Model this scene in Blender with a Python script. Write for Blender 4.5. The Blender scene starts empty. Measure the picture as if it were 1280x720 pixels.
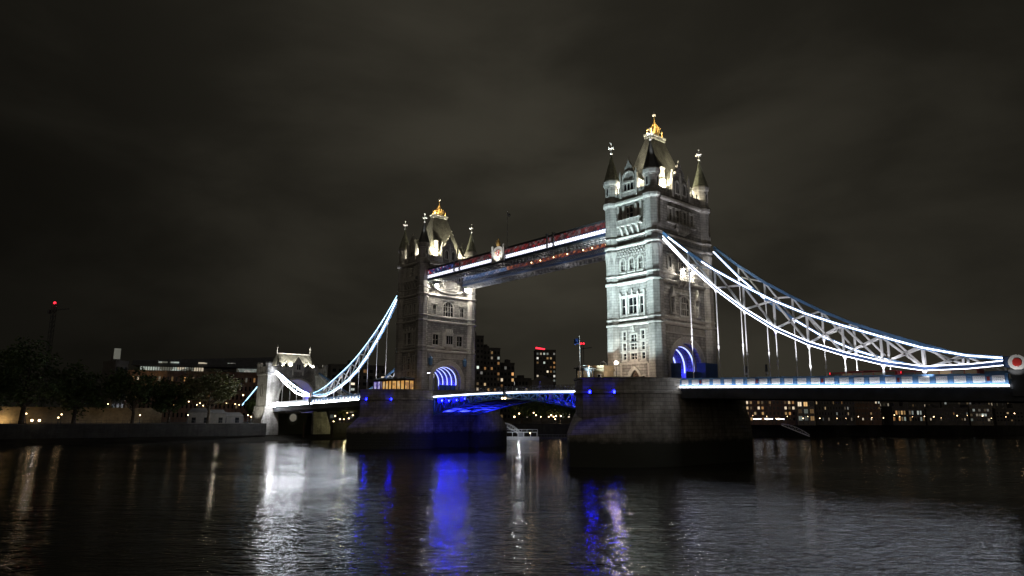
import bpy, bmesh, math, random
from mathutils import Vector, Matrix
from mathutils.geometry import tessellate_polygon
R = math.radians
sc = bpy.context.scene
col = sc.collection
random.seed(7)

# ------------------------------------------------------------------ camera, sky, light, exposure
CAM = Vector((128.162, -118.133, 8.8)); YAW, PITCH, ROLL, FPX = -0.8512, 0.1847, 0.0037, 857.43
_f = Vector((math.sin(YAW)*math.cos(PITCH), math.cos(YAW)*math.cos(PITCH), math.sin(PITCH)))
_r = Vector((math.cos(YAW), -math.sin(YAW), 0)); _u = _r.cross(_f)
_c, _s = math.cos(ROLL), math.sin(ROLL)
_r, _u = _r*_c+_u*_s, -_r*_s+_u*_c
cd = bpy.data.cameras.new('camera'); cam = bpy.data.objects.new('camera', cd); col.objects.link(cam)
cd.sensor_width = 36.0; cd.lens = FPX/1280*36.0; cd.clip_start = 0.5; cd.clip_end = 6000
m = Matrix.Identity(4)
for i in range(3):
    m[i][0], m[i][1], m[i][2], m[i][3] = _r[i], _u[i], -_f[i], CAM[i]
cam.matrix_world = m
sc.camera = cam
sc.view_settings.view_transform = 'Standard'; sc.view_settings.look = 'None'
sc.view_settings.exposure = 0.0; sc.view_settings.gamma = 1.0; sc.view_settings.use_curve_mapping = False
sc.render.engine = 'CYCLES'
sc.cycles.use_denoising = True
sc.cycles.max_bounces = 5; sc.cycles.sample_clamp_indirect = 4.0; sc.cycles.sample_clamp_direct = 0.0
sc.cycles.caustics_reflective = False

def at(px, py, t):
    'point on the bearing of photo pixel (px, py), t metres away along the ground'
    d = _f + _r*((px-640)/FPX) - _u*((py-360)/FPX)
    return CAM + d*(t/math.hypot(d.x, d.y))

def make_world():
    w = bpy.data.worlds.new('World'); sc.world = w; w.use_nodes = True
    nt = w.node_tree; nd, lk = nt.nodes, nt.links
    bg = nd['Background']; tc = nd.new('ShaderNodeTexCoord')
    def math_(op, a, b=None, clamp=False):
        n = nd.new('ShaderNodeMath'); n.operation = op; n.use_clamp = clamp
        for i, v in enumerate((a, b)):
            if v is None: continue
            if isinstance(v, (int, float)): n.inputs[i].default_value = v
            else: lk.new(v, n.inputs[i])
        return n.outputs[0]
    def dot(v):
        n = nd.new('ShaderNodeVectorMath'); n.operation = 'DOT_PRODUCT'; lk.new(tc.outputs['Generated'], n.inputs[0]); n.inputs[1].default_value = v
        return n.outputs['Value']
    def smooth(v, a, b):
        n = nd.new('ShaderNodeMapRange'); n.interpolation_type = 'SMOOTHSTEP'; lk.new(v, n.inputs[0])
        n.inputs[1].default_value = a; n.inputs[2].default_value = b
        return n.outputs[0]
    # the city's glow on the cloud base: strongest over the middle of town
    town = smooth(dot((0.659, 0.752, 0.55)), -0.56, 0.22)
    east = smooth(dot((0.659, 0.752, 0)), 0.05, 0.65)
    high = smooth(dot((0, 0, 1)), 0.15, 0.75)
    mp = nd.new('ShaderNodeMapping'); lk.new(tc.outputs['Generated'], mp.inputs[0]); mp.inputs['Scale'].default_value = (1.2, 1.2, 3.0)
    n1 = nd.new('ShaderNodeTexNoise'); lk.new(mp.outputs[0], n1.inputs['Vector']); n1.inputs['Scale'].default_value = 2.3
    n1.inputs['Detail'].default_value = 6; n1.inputs['Roughness'].default_value = 0.5; n1.inputs['Distortion'].default_value = 0.3
    cl = smooth(n1.outputs[0], 0.32, 0.70)
    v = math_('ADD', math_('MULTIPLY', town, 0.86), 0.14)
    v = math_('MULTIPLY', v, math_('SUBTRACT', 1.0, math_('MULTIPLY', east, 0.5)))
    v = math_('MULTIPLY', v, math_('SUBTRACT', 1.0, math_('MULTIPLY', high, 0.36)))
    v = math_('MULTIPLY', v, math_('ADD', 0.60, math_('MULTIPLY', cl, 0.58)))
    em = nd.new('ShaderNodeVectorMath'); em.operation = 'SCALE'; em.inputs[0].default_value = (1.0, 0.905, 0.67); lk.new(v, em.inputs['Scale'])
    lk.new(em.outputs[0], bg.inputs['Color']); bg.inputs['Strength'].default_value = 0.0385
make_world()
# faint sun added as fill, for unseen lamps along the near bank
sd = bpy.data.lights.new('near_bank_fill', 'SUN'); sd.energy = 0.12; sd.angle = R(60); sd.color = (1.0, 0.86, 0.70)
so = bpy.data.objects.new('near_bank_fill', sd); col.objects.link(so)
so.rotation_euler = Vector((-0.55, 0.72, -0.42)).to_track_quat('-Z', 'Y').to_euler()

# ------------------------------------------------------------------ materials
def mat(name, base=(.5, .5, .5), rough=.7, metal=0., noise=None, bump=0., bscale=8., emit=None, es=0.):
    mt = bpy.data.materials.new(name); mt.use_nodes = True
    nt = mt.node_tree; nd, lk = nt.nodes, nt.links; b = nd['Principled BSDF']
    b.inputs['Base Color'].default_value = (*base, 1); b.inputs['Roughness'].default_value = rough; b.inputs['Metallic'].default_value = metal
    if emit: b.inputs['Emission Color'].default_value = (*emit, 1); b.inputs['Emission Strength'].default_value = es
    if noise or bump:
        tc = nd.new('ShaderNodeTexCoord'); n = nd.new('ShaderNodeTexNoise'); lk.new(tc.outputs['Object'], n.inputs['Vector'])
        n.inputs['Scale'].default_value = noise[0] if noise else bscale; n.inputs['Detail'].default_value = 6
        if noise:
            mr = nd.new('ShaderNodeMapRange'); lk.new(n.outputs[0], mr.inputs[0])
            mr.inputs[1].default_value = .3; mr.inputs[2].default_value = .7
            mr.inputs[3].default_value = 1-noise[1]; mr.inputs[4].default_value = 1+noise[1]
            vm = nd.new('ShaderNodeVectorMath'); vm.operation = 'SCALE'; vm.inputs[0].default_value = base; lk.new(mr.outputs[0], vm.inputs['Scale'])
            lk.new(vm.outputs[0], b.inputs['Base Color'])
        if bump:
            bp = nd.new('ShaderNodeBump'); bp.inputs['Strength'].default_value = bump; bp.inputs['Distance'].default_value = .1
            lk.new(n.outputs[0], bp.inputs['Height']); lk.new(bp.outputs[0], b.inputs['Normal'])
    return mt

def masonry(name, c1, c2, mortar, bw, bh, bump=.5, tide=False, msize=.03, streak=.74):
    mt = bpy.data.materials.new(name); mt.use_nodes = True
    nt = mt.node_tree; nd, lk = nt.nodes, nt.links; b = nd['Principled BSDF']; b.inputs['Roughness'].default_value = .85
    tc = nd.new('ShaderNodeTexCoord'); sx = nd.new('ShaderNodeSeparateXYZ'); lk.new(tc.outputs['Object'], sx.inputs[0])
    ad = nd.new('ShaderNodeMath'); ad.operation = 'ADD'; lk.new(sx.outputs[0], ad.inputs[0]); lk.new(sx.outputs[1], ad.inputs[1])
    cb = nd.new('ShaderNodeCombineXYZ'); lk.new(ad.outputs[0], cb.inputs[0]); lk.new(sx.outputs[2], cb.inputs[1])
    br = nd.new('ShaderNodeTexBrick'); lk.new(cb.outputs[0], br.inputs['Vector'])
    br.inputs['Color1'].default_value = (*c1, 1); br.inputs['Color2'].default_value = (*c2, 1); br.inputs['Mortar'].default_value = (*mortar, 1)
    br.inputs['Scale'].default_value = 1; br.inputs['Brick Width'].default_value = bw; br.inputs['Row Height'].default_value = bh
    br.inputs['Mortar Size'].default_value = msize; br.inputs['Bias'].default_value = 0
    n = nd.new('ShaderNodeTexNoise'); lk.new(tc.outputs['Object'], n.inputs['Vector']); n.inputs['Scale'].default_value = .35; n.inputs['Detail'].default_value = 9; n.inputs['Roughness'].default_value = .65
    mr = nd.new('ShaderNodeMapRange'); lk.new(n.outputs[0], mr.inputs[0]); mr.inputs[1].default_value = .3; mr.inputs[2].default_value = .7; mr.inputs[3].default_value = .6; mr.inputs[4].default_value = 1.3
    vm = nd.new('ShaderNodeVectorMath'); vm.operation = 'SCALE'; lk.new(br.outputs['Color'], vm.inputs[0]); lk.new(mr.outputs[0], vm.inputs['Scale'])
    ms_ = nd.new('ShaderNodeMapping'); lk.new(tc.outputs['Object'], ms_.inputs[0]); ms_.inputs['Scale'].default_value = (1.1, 1.1, .12)
    ns = nd.new('ShaderNodeTexNoise'); lk.new(ms_.outputs[0], ns.inputs['Vector']); ns.inputs['Scale'].default_value = 1.0; ns.inputs['Detail'].default_value = 6
    mr2 = nd.new('ShaderNodeMapRange'); lk.new(ns.outputs[0], mr2.inputs[0]); mr2.inputs[1].default_value = .36; mr2.inputs[2].default_value = .62; mr2.inputs[3].default_value = streak; mr2.inputs[4].default_value = 1.08
    vs_ = nd.new('ShaderNodeVectorMath'); vs_.operation = 'SCALE'; lk.new(vm.outputs[0], vs_.inputs[0]); lk.new(mr2.outputs[0], vs_.inputs['Scale'])
    out = vs_.outputs[0]
    if tide:   # weed and wet stone up to the high tide mark
        n2 = nd.new('ShaderNodeTexNoise'); lk.new(tc.outputs['Object'], n2.inputs['Vector']); n2.inputs['Scale'].default_value = .8; n2.inputs['Detail'].default_value = 5
        a = nd.new('ShaderNodeMath'); a.operation = 'MULTIPLY_ADD'; lk.new(n2.outputs[0], a.inputs[0]); a.inputs[1].default_value = 1.6; lk.new(sx.outputs[2], a.inputs[2])
        t = nd.new('ShaderNodeMapRange'); lk.new(a.outputs[0], t.inputs[0]); t.inputs[1].default_value = 4.9; t.inputs[2].default_value = 5.9
        mx = nd.new('ShaderNodeMix'); mx.data_type = 'RGBA'; lk.new(t.outputs[0], mx.inputs[0])
        mx.inputs[6].default_value = (.040, .042, .030, 1); lk.new(out, mx.inputs[7]); out = mx.outputs[2]
    lk.new(out, b.inputs['Base Color'])
    n3 = nd.new('ShaderNodeTexNoise'); lk.new(tc.outputs['Object'], n3.inputs['Vector']); n3.inputs['Scale'].default_value = 3; n3.inputs['Detail'].default_value = 4
    hs = nd.new('ShaderNodeMath'); hs.operation = 'MULTIPLY_ADD'; lk.new(n3.outputs[0], hs.inputs[0]); hs.inputs[1].default_value = .5
    inv = nd.new('ShaderNodeMath'); inv.operation = 'SUBTRACT'; inv.inputs[0].default_value = 1; lk.new(br.outputs['Fac'], inv.inputs[1]); lk.new(inv.outputs[0], hs.inputs[2])
    bp = nd.new('ShaderNodeBump'); bp.inputs['Strength'].default_value = bump; bp.inputs['Distance'].default_value = .08
    lk.new(hs.outputs[0], bp.inputs['Height']); lk.new(bp.outputs[0], b.inputs['Normal'])
    return mt

def glass_glow(name, cols, strength, scale, per_pane=False):
    'panes lit from inside by coloured lamps, uneven from bay to bay'
    mt = bpy.data.materials.new(name); mt.use_nodes = True
    nt = mt.node_tree; nd, lk = nt.nodes, nt.links; b = nd['Principled BSDF']
    b.inputs['Base Color'].default_value = (.03, .03, .04, 1); b.inputs['Roughness'].default_value = .3
    tc = nd.new('ShaderNodeTexCoord'); v = nd.new('ShaderNodeTexVoronoi'); lk.new(tc.outputs['Object'], v.inputs['Vector']); v.inputs['Scale'].default_value = scale
    cr = nd.new('ShaderNodeValToRGB'); sp = nd.new('ShaderNodeSeparateColor'); lk.new(v.outputs['Color'], sp.inputs[0]); lk.new(sp.outputs[0], cr.inputs[0])
    cr.color_ramp.interpolation = 'CONSTANT'
    el = cr.color_ramp.elements
    while len(el) < len(cols): el.new(.5)
    for i, c in enumerate(cols): el[i].position = i/len(cols); el[i].color = (*c, 1)
    if per_pane:
        oi = nd.new('ShaderNodeObjectInfo'); lk.new(oi.outputs['Random'], cr.inputs[0])
        ms = nd.new('ShaderNodeMath'); ms.operation = 'MULTIPLY_ADD'; fr = nd.new('ShaderNodeMath'); fr.operation = 'FRACT'; m7 = nd.new('ShaderNodeMath'); m7.operation = 'MULTIPLY'
        lk.new(oi.outputs['Random'], m7.inputs[0]); m7.inputs[1].default_value = 37.7; lk.new(m7.outputs[0], fr.inputs[0]); pw = nd.new('ShaderNodeMath'); pw.operation = 'POWER'; lk.new(fr.outputs[0], pw.inputs[0]); pw.inputs[1].default_value = 2.2
        lk.new(pw.outputs[0], ms.inputs[0]); ms.inputs[1].default_value = strength*1.3; ms.inputs[2].default_value = strength*.12; lk.new(ms.outputs[0], b.inputs['Emission Strength'])
    else: b.inputs['Emission Strength'].default_value = strength
    lk.new(cr.outputs[0], b.inputs['Emission Color'])
    return mt

M = {}
M['granite'] = masonry('granite', (.29, .28, .265), (.44, .425, .39), (.15, .145, .135), 1.15, .56, .9, msize=.04)
M['ashlar'] = masonry('ashlar', (.40, .39, .365), (.50, .48, .45), (.24, .235, .22), 1.3, .56, .5, msize=.03)
M['pier_stone'] = masonry('pier_stone', (.27, .245, .205), (.37, .34, .295), (.16, .145, .12), 1.9, .72, .9, tide=True, msize=.04)
M['quay_stone'] = masonry('quay_stone', (.034, .032, .028), (.046, .043, .037), (.025, .024, .02), 1.6, .5, .6)
M['old_wall'] = masonry('old_wall', (.27, .22, .14), (.33, .27, .17), (.26, .21, .15), .9, .42, .7, streak=.95)
M['brick'] = masonry('brick', (.20, .11, .07), (.26, .14, .09), (.16, .13, .11), .5, .16, .3)
M['portland'] = mat('portland', (.50, .485, .45), .75, noise=(1.4, .18), bump=.3)
M['slate'] = masonry('slate', (.21, .20, .165), (.27, .26, .21), (.09, .09, .08), .5, .32, .5)
M['lead'] = mat('lead', (.065, .068, .068), .55, noise=(2, .3))
M['lit_spire'] = mat('lit_spire', (.24, .25, .19), .6, noise=(2, .3))  # olive spires: greenish lamplight put into a paler copy of the spire colour
M['white_leaf'] = mat('white_leaf', (.82, .80, .76), .4)
M['gold'] = mat('gold', (.92, .62, .22), .35, .3)
M['dark_glass'] = mat('dark_glass', (.012, .014, .018), .12)
M['blue_paint'] = mat('blue_paint', (.10, .22, .42), .45, noise=(1.2, .15))
M['dark_blue'] = mat('dark_blue', (.035, .07, .17), .5, noise=(1, .2))
M['white_paint'] = mat('white_paint', (.78, .79, .80), .45, noise=(2, .08))
M['flag_blue'] = mat('flag_blue', (.05, .12, .5), .7)
M['badge_red'] = mat('badge_red', (.22, .03, .03), .5)
M['lattice_red'] = mat('lattice_red', (.22, .05, .05), .5)
M['canvas'] = mat('canvas', (.14, .137, .13), .8, noise=(1, .15))
M['red_paint'] = mat('red_paint', (.5, .03, .025), .4)
M['grey_steel'] = mat('grey_steel', (.22, .23, .25), .55, noise=(.8, .25))
M['dark_steel'] = mat('dark_steel', (.06, .065, .075), .6, noise=(.8, .25))
M['asphalt'] = mat('asphalt', (.05, .05, .05), .85, noise=(3, .25))
M['timber'] = mat('timber', (.09, .06, .04), .8, noise=(3, .3))
M['led'] = mat('led', (.8, .8, .8), .5, emit=(.88, .91, 1.0), es=5.5)
M['led_web'] = mat('led_web', (.8, .8, .8), .5, emit=(.90, .92, 1.0), es=9.0)
M['led_rail'] = mat('led_rail', (.8, .8, .8), .5, emit=(.88, .91, 1.0), es=20.0)
M['led_ice'] = mat('led_ice', (.8, .8, .8), .5, emit=(.42, .76, 1.0), es=3.0)
M['led_band'] = mat('led_band', (.8, .8, .8), .5, emit=(.88, .89, 1.0), es=2.2)
M['rib_glow'] = mat('rib_glow', (.8, .8, .8), .5, emit=(.42, .50, 1.0), es=2.2)
M['blue_lamp'] = mat('blue_lamp', (.1, .1, .5), .5, emit=(.0014, .002, 1.0), es=190)
M['blue_lens'] = mat('blue_lens', (.1, .1, .5), .5, emit=(.0008, .0012, 1.0), es=520)
M['warm_bulb'] = mat('warm_bulb', (.9, .8, .6), .5, emit=(1.0, .66, .33), es=10)
M['flood_bulb'] = mat('flood_bulb', (.9, .9, .9), .5, emit=(.96, .96, 1.0), es=200)
M['led_far'] = mat('led_far', (.8, .8, .8), .5, emit=(.90, .93, 1.0), es=62)
M['lamp_bulb'] = mat('lamp_bulb', (.9, .9, .8), .5, emit=(1.0, .80, .62), es=420)
M['white_bulb'] = mat('white_bulb', (.9, .9, .8), .5, emit=(1.0, .92, .80), es=1100)
M['red_bulb'] = mat('red_bulb', (.9, .1, .1), .5, emit=(1.0, .02, .04), es=3.5)
M['night_wall'] = mat('night_wall', (.09, .085, .08), .85, noise=(.4, .3))
M['night_wall_pale'] = mat('night_wall_pale', (.16, .15, .13), .85, noise=(.4, .25))
M['soil'] = mat('soil', (.05, .045, .035), .95, noise=(.3, .3))
M['mud'] = mat('mud', (.016, .014, .011), .6, noise=(.3, .4), bump=.5, bscale=1)
M['mud'].node_tree.nodes['Principled BSDF'].inputs['Specular IOR Level'].default_value = .05
M['mud'].node_tree.nodes['Principled BSDF'].inputs['Roughness'].default_value = 1
M['bark'] = mat('bark', (.06, .045, .03), .9, noise=(3, .3))
M['leaf'] = mat('leaf', (.055, .085, .025), .6, noise=(.5, .4))
M['leaf_olive'] = mat('leaf_olive', (.085, .09, .03), .6, noise=(.5, .4))
M['win_warm'] = glass_glow('win_warm', [(1, .60, .24), (.6, .42, .22), (.9, .45, .16), (1, .8, .55), (.35, .22, .1)], .95, .23, True)
M['win_white'] = glass_glow('win_white', [(1, .96, .86), (.5, .55, .5), (1, .85, .62), (.7, .8, .7)], 1.0, .31, True)
M['win_dim'] = glass_glow('win_dim', [(.3, .22, .12), (.22, .2, .16), (.12, .1, .06), (.4, .3, .18)], .45, .25, True)
M['top_glass'] = glass_glow('top_glass', [(1, .96, .86), (.5, .55, .5), (1, .85, .62), (.7, .8, .7), (.2, .2, .16)], .5, .31)
M['glow_red'] = glass_glow('glow_red', [(.20, .035, .035), (.06, .025, .03), (.42, .03, .04), (.12, .035, .04), (.05, .03, .035), (.18, .07, .07), (.14, .09, .095), (.22, .18, .19)], .62, 1.3)
M['glow_blue'] = glass_glow('glow_blue', [(.05, .08, .30), (.6, .65, .9), (.02, .03, .1), (.1, .14, .4), (.7, .05, .08), (.03, .05, .16)], .6, 1.2)
M['glow_orange'] = glass_glow('glow_orange', [(.55, .13, .06), (.22, .05, .03), (.10, .03, .03), (.8, .3, .14), (.3, .08, .05), (.14, .05, .05)], .45, 1.3)
M['glow_lattice'] = glass_glow('glow_lattice', [(.14, .24, .48), (.22, .34, .6), (.42, .42, .6), (.10, .18, .40)], .5, .9)

# ------------------------------------------------------------------ builders
class MB:
    def __init__(s): s.bm = bmesh.new()
    def face(s, pts):
        return s.bm.faces.new([s.bm.verts.new(p) for p in pts])
    def box(s, x0, x1, y0, y1, z0, z1):
        v = [s.bm.verts.new((x, y, z)) for z in (z0, z1) for x, y in ((x0, y0), (x1, y0), (x1, y1), (x0, y1))]
        for q in ((3, 2, 1, 0), (4, 5, 6, 7), (0, 1, 5, 4), (1, 2, 6, 5), (2, 3, 7, 6), (3, 0, 4, 7)): s.bm.faces.new([v[i] for i in q])
        return s
    def hexa(s, a, b):
        'two quads of points joined by sides'
        v = [s.bm.verts.new(p) for p in list(a)+list(b)]; n = len(a)
        s.bm.faces.new(v[:n][::-1]); s.bm.faces.new(v[n:])
        for i in range(n): s.bm.faces.new([v[i], v[(i+1) % n], v[n+(i+1) % n], v[n+i]])
        return s
    def beam(s, p, q, w, h, up=(0, 0, 1)):
        p, q = Vector(p), Vector(q); d = (q-p).normalized(); up = Vector(up)
        sd = d.cross(up)
        if sd.length < 1e-4: sd = d.cross(Vector((1, 0, 0)))
        sd.normalize(); uu = sd.cross(d); a, b = sd*w/2, uu*h/2
        return s.hexa([p-a-b, p+a-b, p+a+b, p-a+b], [q-a-b, q+a-b, q+a+b, q-a+b])
    def tube(s, p, q, r0, r1=None, n=8):
        p, q = Vector(p), Vector(q); r1 = r0 if r1 is None else r1; d = (q-p).normalized()
        a = d.orthogonal().normalized(); b = d.cross(a)
        cs = [(math.cos(2*math.pi*i/n), math.sin(2*math.pi*i/n)) for i in range(n)]
        return s.hexa([p+(a*c+b*t)*r0 for c, t in cs], [q+(a*c+b*t)*r1 for c, t in cs])
    def loft(s, rings, cap=True):
        vs = [[s.bm.verts.new(p) for p in r] for r in rings]; n = len(vs[0])
        for k in range(len(vs)-1):
            for i in range(n): s.bm.faces.new([vs[k][i], vs[k][(i+1) % n], vs[k+1][(i+1) % n], vs[k+1][i]])
        if cap: s.bm.faces.new(vs[0][::-1]); s.bm.faces.new(vs[-1])
        return s
    def oct(s, cx, cy, levels, n=8):
        return s.loft([[(cx+ap/math.cos(math.pi/n)*math.cos(math.pi/n+2*math.pi*k/n), cy+ap/math.cos(math.pi/n)*math.sin(math.pi/n+2*math.pi*k/n), z) for k in range(n)] for z, ap in levels])
    def ball(s, c, r, sub=1):
        bmesh.ops.create_icosphere(s.bm, subdivisions=sub, radius=r, matrix=Matrix.Translation(c)); return s
    # on a wall face
    def fbox(s, F, u0, u1, z0, z1, d0, d1):
        return s.hexa([fp(F, u, z, d0) for u, z in ((u0, z0), (u1, z0), (u1, z1), (u0, z1))], [fp(F, u, z, d1) for u, z in ((u0, z0), (u1, z0), (u1, z1), (u0, z1))])
    def fpoly(s, F, pts, d0, d1):
        return s.hexa([fp(F, u, z, d0) for u, z in pts], [fp(F, u, z, d1) for u, z in pts])
    def fring(s, F, out, inn, d0, d1, close=True):
        n = len(out); q = [[s.bm.verts.new(fp(F, u, z, d)) for u, z in pts] for pts, d in ((out, d0), (out, d1), (inn, d1), (inn, d0))]
        for k in range(4):
            for i in range(n if close else n-1):
                j = (i+1) % n; s.bm.faces.new([q[k][i], q[k][j], q[(k+1) % 4][j], q[(k+1) % 4][i]])
        return s
    def build(s, name, mt, parent=None, smooth=False, loc=None):
        bmesh.ops.recalc_face_normals(s.bm, faces=s.bm.faces[:])
        me = bpy.data.meshes.new(name); s.bm.to_mesh(me); s.bm.free()
        if smooth:
            for p in me.polygons: p.use_smooth = True
        me.materials.append(M[mt] if isinstance(mt, str) else mt)
        o = bpy.data.objects.new(name, me); col.objects.link(o)
        if parent: o.parent = parent
        if loc: o.location = loc
        return o

def thing(name, label, cat, loc=(0, 0, 0), rz=0, group=None):
    o = bpy.data.objects.new(name, None); col.objects.link(o); o.empty_display_size = .5
    o.location = loc; o.rotation_euler = (0, 0, rz); return tag(o, label, cat, group)
def tag(o, label, cat, group=None):
    o['label'] = label; o['category'] = cat
    if group: o['group'] = group
    return o
def structure(o, kind='structure'): o['kind'] = kind; return o
KIDS = {}
def kids(o): return [c for c in bpy.data.objects if c.parent == o]
def copy_tree(o, parent=None):
    c = o.copy(); col.objects.link(c)
    if parent: c.parent = parent
    for ch in kids(o): copy_tree(ch, c)
    return c
def copy_thing(o, loc, rz, label):
    c = copy_tree(o); c.location = loc; c.rotation_euler = (0, 0, rz); c['label'] = label; return c
def lamp(name, kind, loc, energy, color=(1, 1, 1), target=None, size=.15, angle=70, blend=.6, parent=None):
    d = bpy.data.lights.new(name, kind); d.energy = energy; d.color = color; d.shadow_soft_size = size
    if kind == 'SPOT': d.spot_size = R(angle); d.spot_blend = blend
    o = bpy.data.objects.new(name, d); col.objects.link(o); o.location = loc
    if target is not None: o.rotation_euler = (Vector(target)-Vector(loc)).to_track_quat('-Z', 'Y').to_euler()
    if parent: o.parent = parent
    return o
def fp(F, u, z, d):
    (ox, oy), (ux, uy), (nx, ny) = F
    return Vector((ox+ux*u+nx*d, oy+uy*u+ny*d, z))
def arch(u0, u1, z0, z1, kind='rect', rise=None, n=8):
    'outline, anticlockwise from bottom left; z1 is the crown'
    if kind == 'rect': return [(u0, z0), (u1, z0), (u1, z1), (u0, z1)]
    c = (u0+u1)/2; h = (u1-u0)/2; rise = rise or h*(1.0 if kind == 'round' else 1.15); sp = z1-rise
    pts = [(u0, z0), (u1, z0)]
    for i in range(2*n+1):
        if kind == 'round':
            a = math.pi*i/(2*n); pts.append((c+h*math.cos(a), sp+rise*math.sin(a)))
        else:   # pointed
            t = i/n if i <= n else 2-i/n; sg = 1 if i <= n else -1
            a = t*math.pi/3; x = (2*math.cos(a)-1); pts.append((c+sg*h*x, sp+rise*math.sin(a)/math.sin(math.pi/3)))
    return pts
def grow(pts, e):
    cu = sum(p[0] for p in pts)/len(pts); us = [p[0] for p in pts]; zs = [p[1] for p in pts]
    cu, cz = (min(us)+max(us))/2, (min(zs)+max(zs))/2; hu, hz = (max(us)-min(us))/2, (max(zs)-min(zs))/2
    return [(cu+(u-cu)*(hu+e)/hu, cz+(z-cz)*(hz+e)/hz) for u, z in pts]
def wall_panel(mb, F, outer, holes, depth=.55):
    polys = [[Vector((u, z, 0)) for u, z in outer]]+[[Vector((u, z, 0)) for u, z in h[::-1]] for h in holes]
    flat = [p for q in polys for p in q]; vs = [mb.bm.verts.new(fp(F, p.x, p.y, 0)) for p in flat]
    for t in tessellate_polygon(polys):
        try: mb.bm.faces.new([vs[i] for i in t])
        except ValueError: pass
    k = len(outer)
    for h in holes:
        n = len(h); fr = vs[k:k+n]; bk = [mb.bm.verts.new(fp(F, u, z, -depth)) for u, z in h[::-1]]
        for i in range(n): mb.bm.faces.new([fr[i], fr[(i+1) % n], bk[(i+1) % n], bk[i]])
        k += n
def window(parent, F, hole, lights=2, transoms=1, surround=.22, sill=True, frame='portland', pane='dark_glass', hood=False, deep=.35):
    us = [p[0] for p in hole]; zs = [p[1] for p in hole]; u0, u1, z0, z1 = min(us), max(us), min(zs), max(zs)
    b = MB(); b.fring(F, grow(hole, surround), grow(hole, -.01), -.1, .12)
    for i in range(1, lights): uu = u0+(u1-u0)*i/lights; b.fbox(F, uu-.07, uu+.07, z0+.02, z1-.12, -deep+.04, -.05)
    for i in range(1, transoms+1): zz = z0+(z1-z0)*i/(transoms+1); b.fbox(F, u0+.02, u1-.02, zz-.06, zz+.06, -deep+.05, -.08)
    if sill: b.fbox(F, u0-surround-.1, u1+surround+.1, z0-surround-.18, z0-surround+.02, -.05, .26)
    if hood: b.fbox(F, u0-surround-.12, u1+surround+.12, z1+surround-.02, z1+surround+.16, -.05, .3)
    w = b.build('window', frame, parent)
    g = MB(); g.face([fp(F, u, z, -deep) for u, z in grow(hole, .01)]); g.build('pane', pane, w)
    return w

# ------------------------------------------------------------------ river, banks
def make_water():
    mt = bpy.data.materials.new('river_water'); mt.use_nodes = True
    nt = mt.node_tree; nd, lk = nt.nodes, nt.links; b = nd['Principled BSDF']
    b.inputs['Base Color'].default_value = (.016, .014, .009, 1); b.inputs['Roughness'].default_value = .025; b.inputs['IOR'].default_value = 1.33
    tc = nd.new('ShaderNodeTexCoord')
    def noise(scale, sx, sy, rot, det, dist=0.):
        mp = nd.new('ShaderNodeMapping'); lk.new(tc.outputs['Object'], mp.inputs[0]); mp.vector_type = 'TEXTURE'; mp.inputs['Scale'].default_value = (sx, sy, 1); mp.inputs['Rotation'].default_value = (0, 0, rot)
        n = nd.new('ShaderNodeTexNoise'); lk.new(mp.outputs[0], n.inputs['Vector']); n.inputs['Scale'].default_value = scale; n.inputs['Detail'].default_value = det; n.inputs['Distortion'].default_value = dist
        return n.outputs[0]
    def mth(op, a, bb, c=None):
        n = nd.new('ShaderNodeMath'); n.operation = op
        for i, v in enumerate((a, bb, c)):
            if v is None: continue
            if isinstance(v, (int, float)): n.inputs[i].default_value = v
            else: lk.new(v, n.inputs[i])
        return n.outputs[0]
    fine = noise(2.1, 2.2, 1.0, .85, 4, .5); mid = noise(.5, 3.2, 1.0, .80, 3, .4); swell = noise(.06, 2.0, 1, .6, 2)
    patch = noise(.018, 1.8, .7, .85, 4, .8)
    mr = nd.new('ShaderNodeMapRange'); lk.new(patch, mr.inputs[0]); mr.inputs[1].default_value = .35; mr.inputs[2].default_value = .68; mr.inputs[3].default_value = .35; mr.inputs[4].default_value = 1.25
    h = mth('ADD', mth('MULTIPLY', fine, .35), mth('MULTIPLY', mid, .62))
    h = mth('MULTIPLY', h, mr.outputs[0]); h = mth('ADD', h, mth('MULTIPLY', swell, .9))
    bp = nd.new('ShaderNodeBump'); bp.inputs['Strength'].default_value = .75; bp.inputs['Distance'].default_value = .42
    lk.new(h, bp.inputs['Height']); lk.new(bp.outputs[0], b.inputs['Normal'])
    mb = MB(); mb.face([(-1500, -1500, 0), (3000, -1500, 0), (3000, 3000, 0), (-1500, 3000, 0)])
    structure(mb.build('river_water', mt))
make_water()
BANK = [(-128, -500), (-128, -15), (-139, -13.5), (-139, 13.5), (-122, 38), (-96, 70), (-72, 92), (-41, 180), (30, 330), (140, 600), (420, 1200)]
mb = MB(); poly = BANK+[(420, 2600), (-1400, 2600), (-1400, -500)]
mb.loft([[(x, y, -2) for x, y in poly], [(x, y, 5.8) for x, y in poly]], cap=False); mb.build('river_wall', 'quay_stone'); tag(bpy.data.objects['river_wall'], 'dark stone embankment wall along the far bank, black with weed above the water', 'river wall')
mb = MB(); vs = [Vector((x, y, 5.81)) for x, y in poly]
for t in tessellate_polygon([vs]): mb.face([vs[i] for i in t])
structure(mb.build('ground', 'soil'))
mb = MB()   # foreshore bared at low tide
inner = [(-127.9, -300), (-127.9, -15), (-138.9, -13.5), (-138.9, 13.5), (-122, 38.2), (-96, 70)]
outer = [(-112, -300), (-108, -95), (-104, -40), (-102, -16), (-96, 10), (-92, 66)]
for i in range(len(inner)-1):
    a, b, c, d = inner[i], inner[i+1], outer[i+1], outer[i]
    mb.face([(a[0], a[1], 1.5), (b[0], b[1], 1.5), (c[0], c[1], -.25), (d[0], d[1], -.25)])
structure(mb.build('foreshore', 'mud'))

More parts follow.
